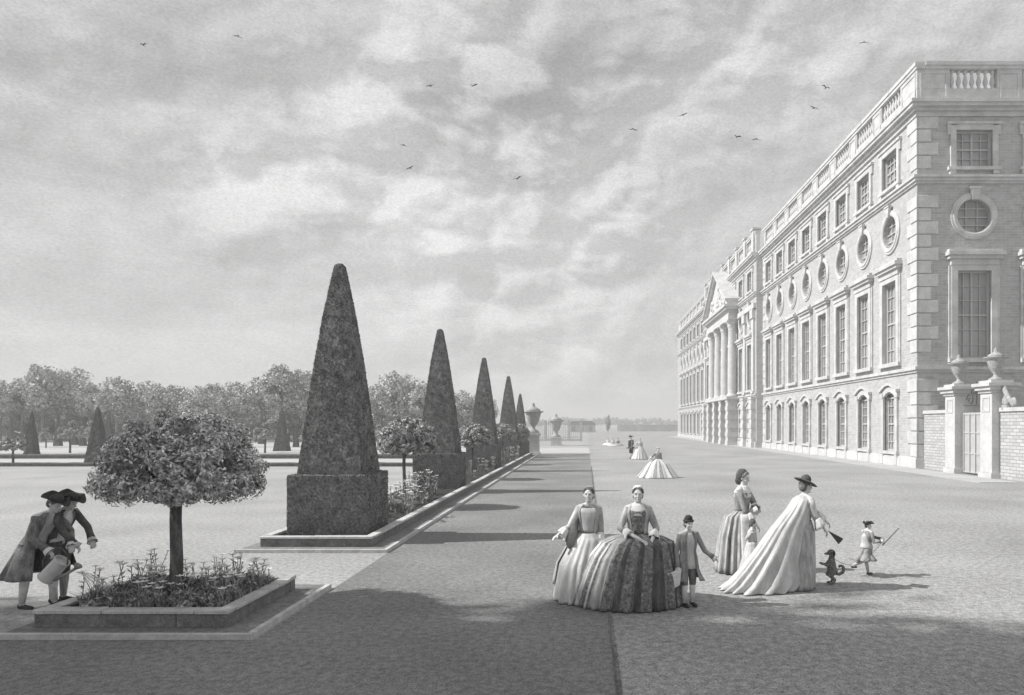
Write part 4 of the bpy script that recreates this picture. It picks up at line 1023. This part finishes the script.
o = b.build('hand_fan', M_dark); o.modifiers.new('t','SOLIDIFY').thickness = .006; o.location = f.r.location; tag(o, 'half-opened dark fan in the hand of the woman with the broad hat', 'fan')

# --- running boy with stick
loc, d = place(866, 576)
f = Fig('person', loc, .88, 25, 'small boy in a cocked hat running with a thin stick held up', lean=(.02, 0, 0), female=False)
f.J['ell'] = V(.15, .04, .62); f.J['wrl'] = V(.24, 0, .60); f.J['elr'] = V(.08, -.12, .56); f.J['wrr'] = V(.19, -.14, .58)
f.J['knl'] = V(.02, .05, .24); f.J['anl'] = V(.05, .04, .05); f.J['knr'] = V(-.05, -.04, .26); f.J['anr'] = V(-.23, -.03, .17)
f.look = V(.75, -.55, 0)
f.body(.009); f.legs_cloth(M_grey, M_cream); f.coat(M_grey, .27, .19, gap=80, folds=6, hemshift=V(-.06, 0, 0), famp=.2)
f.loft('waistcoat', M_cream, [(f.J['che'].lerp(f.J['nek'], .8), .045, .05), (f.J['che'], .082, .085), (f.J['wai'], .075, .08), (f.J['pel'], .10, .10)], 32, sub=3)
f.sleeve('l', M_dark, 'wrist', cuff=M_cream); f.sleeve('r', M_grey, 'wrist', cuff=M_cream); f.hair(M_dark); f.tricorn(M_black, .16, .06)
b = MB(); b.tube([V(.20,-.15,.52), V(.46,-.17,.80)], [.009, .006], 6); o = b.build('stick', M_dark); o.location = f.r.location; tag(o, 'thin stick raised in the hand of the running boy', 'stick')
boyloc = Vector(f.r.location)

# --- little dog upright on its hind legs
loc, d = place(832, 584)
r = empty('dog', loc, 'small dark curly dog up on its hind legs beside the running boy', 'dog')
b = MB()
b.caps((0,0,.20), .075, (-.01,0,.34), .062); b.caps((-.01,0,.34), .058, (-.0,0,.44), .040)
b.ball((-.012,0,.485), (.058,.048,.050)); b.caps((-.04,0,.478), .030, (-.095,0,.462), .018); b.ball((-.113,0,.466), .011, 8, 6)
for y in (-1, 1):
    b.caps((.02,y*.042,.21), .055, (-.045,y*.05,.145), .036); b.caps((-.045,y*.05,.145), .030, (.03,y*.05,.075), .020); b.caps((.03,y*.05,.075), .020, (.005,y*.05,.022), .018); b.caps((.005,y*.05,.020), .019, (-.05,y*.05,.018), .017)
    b.caps((-.02,y*.045,.35), .032, (-.085,y*.045,.29), .024); b.caps((-.085,y*.045,.29), .022, (-.15,y*.04,.315), .016); b.ball((-.165,y*.04,.315), .020, 8, 6)
o = b.build('body', M_fur, r); remesh(o, .007, 3)
for y in (-1, 1):
    e = MB(); e.ball((.015,y*.052,.475), (.020,.012,.045), 10, 8); e.build('ear', M_black, r, smooth=True)
    e = MB(); e.ball((-.055,y*.024,.495), .008, 8, 6); e.build('eye', M_eye, r, smooth=True)
b = MB(); b.tube([(.06,0,.16),(.11,0,.15),(.165,0,.18),(.185,0,.23),(.16,0,.275),(.12,0,.28),(.10,0,.255)], [.022,.024,.026,.026,.024,.02,.014], 10); b.build('tail', M_fur, r, smooth=True)
l0 = Vector(loc)+V(.0,0,.40); l1 = boyloc+V(.19,-.14,.56)
b = MB(); b.tube([l0.lerp(l1, t)-l0+V(0,0,-.22*math.sin(PI*t)) for t in [i/12 for i in range(13)]], .004, 5); o = b.build('dog_lead', M_dark); o.location = l0; tag(o, 'thin sagging lead between the small dog and the running boy', 'lead')

# --- gardeners
loc, d = place(42, 607)
f = Fig('person', loc, 1.62, -12, 'stooping gardener in a dark full-skirted coat tipping a pale watering can', lean=(.13, -.03, -.13), female=False)
k_ = d/F
f.J['pel'] = V(-.10, .0, .84); f.J['wai'] = V(-.05, 0, .97); f.J['che'] = V(.04, 0, 1.13); f.J['nek'] = V(.13, -.02, 1.30); f.J['hed'] = V(.20, -.03, 1.385)
f.J['shr'] = V(.05, -.17, 1.22); f.J['shl'] = V(.10, .15, 1.22); f.J['elr'] = V(.08, -.25, .95); f.J['wrr'] = V(.24, -.22, .80); f.J['ell'] = V(.28, .14, 1.0); f.J['wrl'] = V(.38, .02, .84)
f.J['hpl'] = V(-.08, .09, .84); f.J['hpr'] = V(-.12, -.09, .84); f.J['knr'] = V(-.14, -.10, .46); f.J['anr'] = V(-.20, -.09, .06); f.J['knl'] = V(.05, .10, .46); f.J['anl'] = V(.10, .09, .06)
f.look = V(.85, -.15, -.5)
f.body(.009); f.legs_cloth(M_dark, M_white); f.coat(M_char, .40, .30, gap=70, folds=9, seed=8, hemshift=V(-.06, 0, 0), famp=.14)
f.loft('waistcoat', M_cream, [(f.J['nek']+V(-.01,0,-.04), .055, .06), (f.J['che'], .12, .12), (f.J['wai'], .10, .12), (f.J['pel'], .13, .14)], 32, sub=3)
for q in ('l', 'r'): f.sleeve(q, M_char, 'wrist', cuff=M_white)
f.hair(M_hair); f.tricorn(M_black, .17, .06)
gl = Vector(f.r.location)
loc, d = place(58, 603)
f = Fig('person', loc, 1.64, -8, 'second stooping gardener in a cocked hat, standing close behind the watering can', lean=(.13, 0, -.10), female=False)
f.J['pel'] = V(-.06, 0, .84); f.J['wai'] = V(-.02, 0, .97); f.J['che'] = V(.05, 0, 1.14); f.J['nek'] = V(.12, 0, 1.31); f.J['hed'] = V(.18, -.01, 1.385)
f.J['shr'] = V(.07, -.17, 1.24); f.J['shl'] = V(.10, .16, 1.24); f.J['elr'] = V(.22, -.20, 1.0); f.J['wrr'] = V(.35, -.16, .83); f.J['ell'] = V(.30, .15, 1.02); f.J['wrl'] = V(.42, .06, .86)
f.look = V(.9, -.1, -.45)
f.body(.009); f.legs_cloth(M_dark, M_grey2); f.coat(M_dark, .48, .24, gap=70, folds=8, seed=5, famp=.12)
f.loft('waistcoat', M_white, [(f.J['nek']+V(-.01,0,-.04), .055, .06), (f.J['che'], .12, .12), (f.J['wai'], .10, .12), (f.J['pel'], .13, .14)], 32, sub=3)
for q in ('l', 'r'): f.sleeve(q, M_dark, 'wrist', cuff=M_cream)
f.hair(M_hair); f.tricorn(M_black, .17, .065)
# watering can, tipped to the right
r = empty('watering_can', (gl.x+.36, gl.y-.24, .57), 'pale tin watering can tipped towards the flower bed in the gardener\'s hand', 'watering can')
r.rotation_euler = (0, math.radians(42), 0)
b = MB(); b.lathe([(.100, -.19), (.106, -.188), (.106, -.172), (.098, -.17), (.092, .12), (.100, .122), (.100, .14), (.090, .142), (.085, .10)], (0,0,0), 28); b.build('can', M_tin, r, smooth=False)
b = MB(); b.tube([(.09,0,-.12),(.15,0,.02),(.20,0,.17)], [.028,.02,.018], 12); b.lathe([(.018,0),(.05,.05),(.052,.06)], (.20,0,.17), 18); b.build('spout', M_grey, r, smooth=True)
b = MB(); b.tube([(-.098,0,-.12),(-.19,0,-.04),(-.21,0,.12),(-.12,0,.25),(.02,0,.23),(.09,0,.13)], .010, 8); b.build('handle', M_dark, r, smooth=True)
b = MB(); rdw = random.Random(2)
for k in range(16):
    a = rdw.uniform(-.05,.05); y = rdw.uniform(-.05,.05); v0 = V(.27, 0, -.05); sp_ = rdw.uniform(.30, .55)
    b.tube([v0+V(sp_*t, y*t*2, -.32*t*t+a*t) for t in (0,.3,.6,1.0)], .0035, 4)
o = b.build('water', mat('spraying water', .8, rough=.1, spec=.5)); o.location = r.location; tag(o, 'thin jets of water falling from the watering can on to the bed', 'water', kind='stuff')
# leafy weeds in front of the can, at the bed's corner
plant(3, (-6.15, 8.75, .18), PL[3], 1.1)

# --- distant walkers
def hoop_lady(px, base, H, label, m1, m2, wid, face=-90, group=None, vox=.016, mats=None):
    loc, d = place(px, base); f = Fig('person', loc, H, face, label, group=group)
    f.J['elr'] = f.J['shr']+V(-.16,-.05,-.16); f.J['wrr'] = f.J['elr']+V(-.12,-.08,-.08)
    f.body(vox); f.bodice(m1, low=1); k = f.k
    f.loft('gown_skirt', m2, [(f.J['wai'], .12*k, .14*k), (V(0,0,.55*H), wid*.28, wid*.33), (V(0,0,.46*H), wid*.42, wid*.5), (V(0,0,.2*H), wid*.7, wid*.78), (V(0,0,.015), wid*.9, wid)], 120, folds=16, famp=.06, sub=5, mats=mats)
    for q in ('l', 'r'): f.sleeve(q, m1, 'elbow', cuff=M_white)
    f.hair(); f.cap(); return f
fw = hoop_lady(658, 477.5, 1.38, 'distant woman in a wide bright hooped gown walking alone in mid walk', M_grey, [M_white, M_grey, M_dark], .95, mats=lambda u, t: (1 if int(u*32) % 3 == 0 else 0) if not (.30 < u < .42) else 2)
hoop_lady(640, 459.5, 1.50, 'far woman in a pale gown, right of the far couple', M_cream, M_cream, .62)
loc, d = place(631, 459)
f = Fig('person', loc, 1.62, -60, 'far man in a dark coat, left of the far couple', female=False); f.body(.016); f.legs_cloth(M_dark, M_white); f.coat(M_dark, .75, .32); f.sleeve('l', M_dark, 'wrist'); f.sleeve('r', M_dark, 'wrist'); f.hair(M_hair); f.tricorn(M_black)
def seated(px, base, label, m):
    loc, d = place(px, base); f = Fig('person', loc, 1.55, -80, label, group='far group sitting on the gravel')
    for j in f.J: f.J[j] = f.J[j]-V(0,0,.70)
    for q, sg in (('l', 1), ('r', -1)): f.J['hp'+q] = V(sg*.08, 0, .12); f.J['kn'+q] = V(sg*.2, -.4, .2); f.J['an'+q] = V(sg*.1, -.7, .07)
    f.body(.02); f.bodice(m, low=1); f.loft('spread_skirt', m, [(f.J['wai'], .12, .14), (V(0,-.1,.2), .45, .4), (V(0,-.2,.02), .8, .65)], 90, folds=12, famp=.08, sub=5); f.sleeve('l', m, 'elbow'); f.sleeve('r', m, 'elbow'); f.hair(M_dark)
seated(608, 445, 'leftmost of three tiny white-dressed figures sitting far down the walk', M_white)
seated(613, 446, 'middle of three tiny figures sitting far down the walk', M_cream)
seated(618, 445.5, 'rightmost and darkest of three tiny figures sitting far down the walk', M_grey)

# ------------------------------------------------------------------ birds
def bird_mesh(flap):
    b = MB(); b.tube([(-.16,0,0),(-.08,0,.0),(.02,0,.015),(.12,0,.01),(.18,0,0)], [.012,.035,.045,.028,.008], 8)
    for sg in (-1, 1):
        P = [V(.07, sg*.03, .01), V(.05, sg*.2, flap*.14), V(-.02, sg*.46, flap*.08), V(-.05, sg*.2, flap*.12), V(-.05, sg*.03, .01)]
        a = [b.v(p) for p in P]; c = [b.v(p-V(0,0,.012)) for p in P]; b.f(a); b.f(c[::-1])
        for i in range(5): b.f([a[i], a[(i+1)%5], c[(i+1)%5], c[i]])
    a = [b.v((-.14,-.02,0)), b.v((-.14,.02,0)), b.v((-.24,.05,0)), b.v((-.24,-.05,0))]; b.f(a)
    return b
bs = [bird_mesh(1.2).build('bird', M_bird), bird_mesh(-.5).build('bird', M_bird), bird_mesh(.5).build('bird', M_bird)]
B = [(143,45,'far left bird high in the sky'),(238,36,'bird above the left clouds, right of the leftmost one'),(430,86,'left one of two birds side by side in the big cloud'),(473,86,'right one of two birds side by side in the big cloud'),(404,145,'upper bird below the big cloud'),(410,168,'lower bird below the big cloud'),(517,179,'lone bird above the second obelisk, right of the big cloud'),(633,129,'lone bird in the middle of the open sky'),(683,115,'bird left of the pair near the palace'),(737,137,'left one of the close pair left of the palace roof'),(756,139,'right one of the close pair left of the palace roof'),(814,108,'lower bird above the palace balustrade'),(826,88,'middle bird above the palace balustrade'),(864,42,'topmost bird above the palace balustrade')]
for i, (px, py, lb) in enumerate(B):
    o = bs[i] if i < 3 else bs[i % 3].copy()
    if i >= 3: C.objects.link(o)
    d = 37; o.scale = (.6,)*3; o.location = (gx(px, d), d, gz(py, d)); o.rotation_euler = (rd.uniform(-.4,.4), rd.uniform(-.2,.2), rd.choice((1.2, 1.9, 4.4, 5.0))); tag(o, lb, 'bird', 'birds flying over the garden')

# ------------------------------------------------------------------ sky, sun, haze, camera
w = bpy.data.worlds.new('World'); S.world = w; w.use_nodes = True; nt = w.node_tree; N = nt.nodes; L = nt.links
bg = N['Background']; bg.inputs['Strength'].default_value = .10
ELEV = math.radians(42); AZ = math.radians(180+3.5)      # sun direction in plan: from picture left, a hair behind the viewer
sky = N.new('ShaderNodeTexSky'); sky.sky_type = 'NISHITA'; sky.sun_disc = False; sky.sun_elevation = ELEV; sky.sun_rotation = math.radians(-90-3.5)
bw = N.new('ShaderNodeRGBToBW'); L.new(sky.outputs[0], bw.inputs[0])
tc = N.new('ShaderNodeTexCoord'); nrm = N.new('ShaderNodeVectorMath'); nrm.operation = 'NORMALIZE'; L.new(tc.outputs['Generated'], nrm.inputs[0])
def math_(op, a, b=None, clamp=False):
    m = N.new('ShaderNodeMath'); m.operation = op; m.use_clamp = clamp
    for i, q in enumerate((a, b)):
        if q is None: continue
        if isinstance(q, (int, float)): m.inputs[i].default_value = q
        else: L.new(q, m.inputs[i])
    return m.outputs[0]
def noise_(vec, sc, det=6, rough=.55, dist=0, stretch=None):
    if stretch: mp = N.new('ShaderNodeMapping'); mp.inputs['Scale'].default_value = stretch; L.new(vec, mp.inputs[0]); vec = mp.outputs[0]
    n = N.new('ShaderNodeTexNoise'); n.inputs['Scale'].default_value = sc; n.inputs['Detail'].default_value = det; n.inputs['Roughness'].default_value = rough; n.inputs['Distortion'].default_value = dist; L.new(vec, n.inputs['Vector']); return n.outputs['Fac']
D = nrm.outputs[0]
def blob(px, py, r, wgt):
    c = V((px-VX)/F, 1, -(py-VY)/F).normalized()
    s = N.new('ShaderNodeVectorMath'); s.operation = 'DISTANCE'; s.inputs[1].default_value = c; L.new(D, s.inputs[0])
    t = math_('DIVIDE', s.outputs['Value'], r); t = math_('MULTIPLY', t, t); t = math_('MULTIPLY', t, -1.0); t = math_('EXPONENT', t); return math_('MULTIPLY', t, wgt)
def shifted(v):
    m = N.new('ShaderNodeVectorMath'); m.operation = 'ADD'; m.inputs[1].default_value = v; L.new(D, m.inputs[0]); return m.outputs[0]
def dens(vec):
    a = noise_(vec, 5.0, 6, .58, .35, (1, 1, 2.0)); return a
d0 = dens(D); d1 = dens(shifted((-.020, 0, .022))); d2 = noise_(D, 15, 4, .6, .8, (1, 1, 1.8)); d3 = noise_(shifted((-.008, 0, .008)), 15, 4, .6, .8, (1, 1, 1.8))
emb = math_('ADD', math_('MULTIPLY', math_('SUBTRACT', d0, d1), 1.5), math_('MULTIPLY', math_('SUBTRACT', d2, d3), .55))
def vor(vec, sc):
    n = N.new('ShaderNodeTexNoise'); n.inputs['Scale'].default_value = 9; n.inputs['Detail'].default_value = 3; L.new(vec, n.inputs['Vector'])
    w1 = N.new('ShaderNodeVectorMath'); w1.operation = 'MULTIPLY_ADD'; w1.inputs[1].default_value = (.10, .10, .10); L.new(n.outputs['Color'], w1.inputs[0]); L.new(vec, w1.inputs[2])
    mp = N.new('ShaderNodeMapping'); mp.inputs['Scale'].default_value = (1, 1, 1.5); L.new(w1.outputs[0], mp.inputs[0])
    v = N.new('ShaderNodeTexVoronoi'); v.feature = 'F1'; v.inputs['Scale'].default_value = sc; L.new(mp.outputs[0], v.inputs['Vector']); return v.outputs['Distance']
sh = shifted((-.012, 0, .014)); bil = math_('MULTIPLY', math_('SUBTRACT', vor(sh, 8), vor(D, 8)), .75)
emb = math_('ADD', math_('MULTIPLY', emb, .7), bil)
mask = None                                   # where the cumulus stands
for q in ((400, 120, .13, .75), (470, 70, .10, .45), (330, 90, .08, .6), (230, 190, .09, .8), (320, 180, .07, .6), (500, 200, .14, .85), (600, 210, .10, .8), (640, 60, .16, .5), (760, 75, .12, .5), (560, 300, .15, .55), (900, 30, .15, .4), (30, 20, .12, .4), (450, 290, .12, .4)):
    mask = blob(*q) if mask is None else math_('ADD', mask, blob(*q))
mask = math_('ADD', math_('MULTIPLY', mask, 1.0, True), .22)
emb = math_('MULTIPLY', emb, mask)
emb = math_('MAXIMUM', math_('MINIMUM', emb, .19), -.09)
cover = math_('MULTIPLY', math_('SUBTRACT', d0, .5), -.35)
streak = math_('MULTIPLY', math_('SUBTRACT', noise_(D, 2.6, 4, .6, .3, (1, 1, 9)), .5), .22)
grey = None
for q in ((90, 70, .17, -.07), (520, 90, .13, -.09), (440, 130, .06, -.05), (640, 20, .25, -.06), (860, 20, .25, -.04), (270, 30, .2, -.05), (220, 230, .12, -.02), (470, 215, .16, .05), (330, 110, .05, .05), (385, 75, .06, .06), (230, 180, .05, .05), (590, 195, .09, .05), (740, 70, .07, .04)):
    grey = blob(*q) if grey is None else math_('ADD', grey, blob(*q))
acc = math_('ADD', math_('ADD', math_('ADD', emb, cover), math_('ADD', streak, grey)), .64)
acc = math_('MAXIMUM', acc, .34)
cloud = math_('MULTIPLY', acc, 10.0)
sk = math_('MULTIPLY', bw.outputs[0], 1.0)
mixf = N.new('ShaderNodeMix'); mixf.data_type = 'FLOAT'; mixf.inputs[0].default_value = .85; L.new(sk, mixf.inputs[2]); L.new(cloud, mixf.inputs[3])
gr = noise_(D, 260, 2, .7, 0, (1, 1, 2.2)); gr = math_('ADD', math_('MULTIPLY', gr, .60), .70)
out = math_('MULTIPLY', mixf.outputs[0], gr)
L.new(out, bg.inputs['Color'])
sd = bpy.data.lights.new('sun', 'SUN'); sd.energy = 5.0; sd.angle = math.radians(.6); sd.color = (1, .99, .975)
so = bpy.data.objects.new('sun', sd); C.objects.link(so)
sv = V(math.cos(AZ)*math.cos(ELEV), math.sin(AZ)*math.cos(ELEV), math.sin(ELEV)); so.rotation_euler = (-sv).to_track_quat('-Z', 'Y').to_euler()

HAZE = 0.0019
if HAZE:
    b = MB(); b.box(-1450, 1450, -70, 2650, -1, 26.5); o = b.build('haze', None)
    hm = bpy.data.materials.new('haze air'); hm.use_nodes = True; n_ = hm.node_tree.nodes; n_.remove(n_['Principled BSDF'])
    pv = n_.new('ShaderNodeVolumePrincipled'); pv.inputs['Density'].default_value = HAZE; pv.inputs['Color'].default_value = (1,1,1,1); pv.inputs['Anisotropy'].default_value = 0
    hm.node_tree.links.new(pv.outputs[0], n_['Material Output'].inputs['Volume']); o.data.materials.clear(); o.data.materials.append(hm); tag(o, kind='stuff')
cam = bpy.data.cameras.new('camera'); co = bpy.data.objects.new('camera', cam); C.objects.link(co)
cam.sensor_width = 36; cam.lens = 36*F/1024; co.location = (0, 0, EYE); co.rotation_euler = (PI/2, 0, 0)
cam.shift_x = -(VX-512)/1024; cam.shift_y = (VY-347.5)/1024; cam.clip_end = 6000; cam.clip_start = .1
S.camera = co
S.render.engine = 'CYCLES'; S.cycles.max_bounces = 4; S.cycles.volume_bounces = 0; S.cycles.transparent_max_bounces = 4
S.view_settings.view_transform = 'Standard'; S.view_settings.look = 'None'; S.view_settings.exposure = 0.15; S.view_settings.gamma = 1
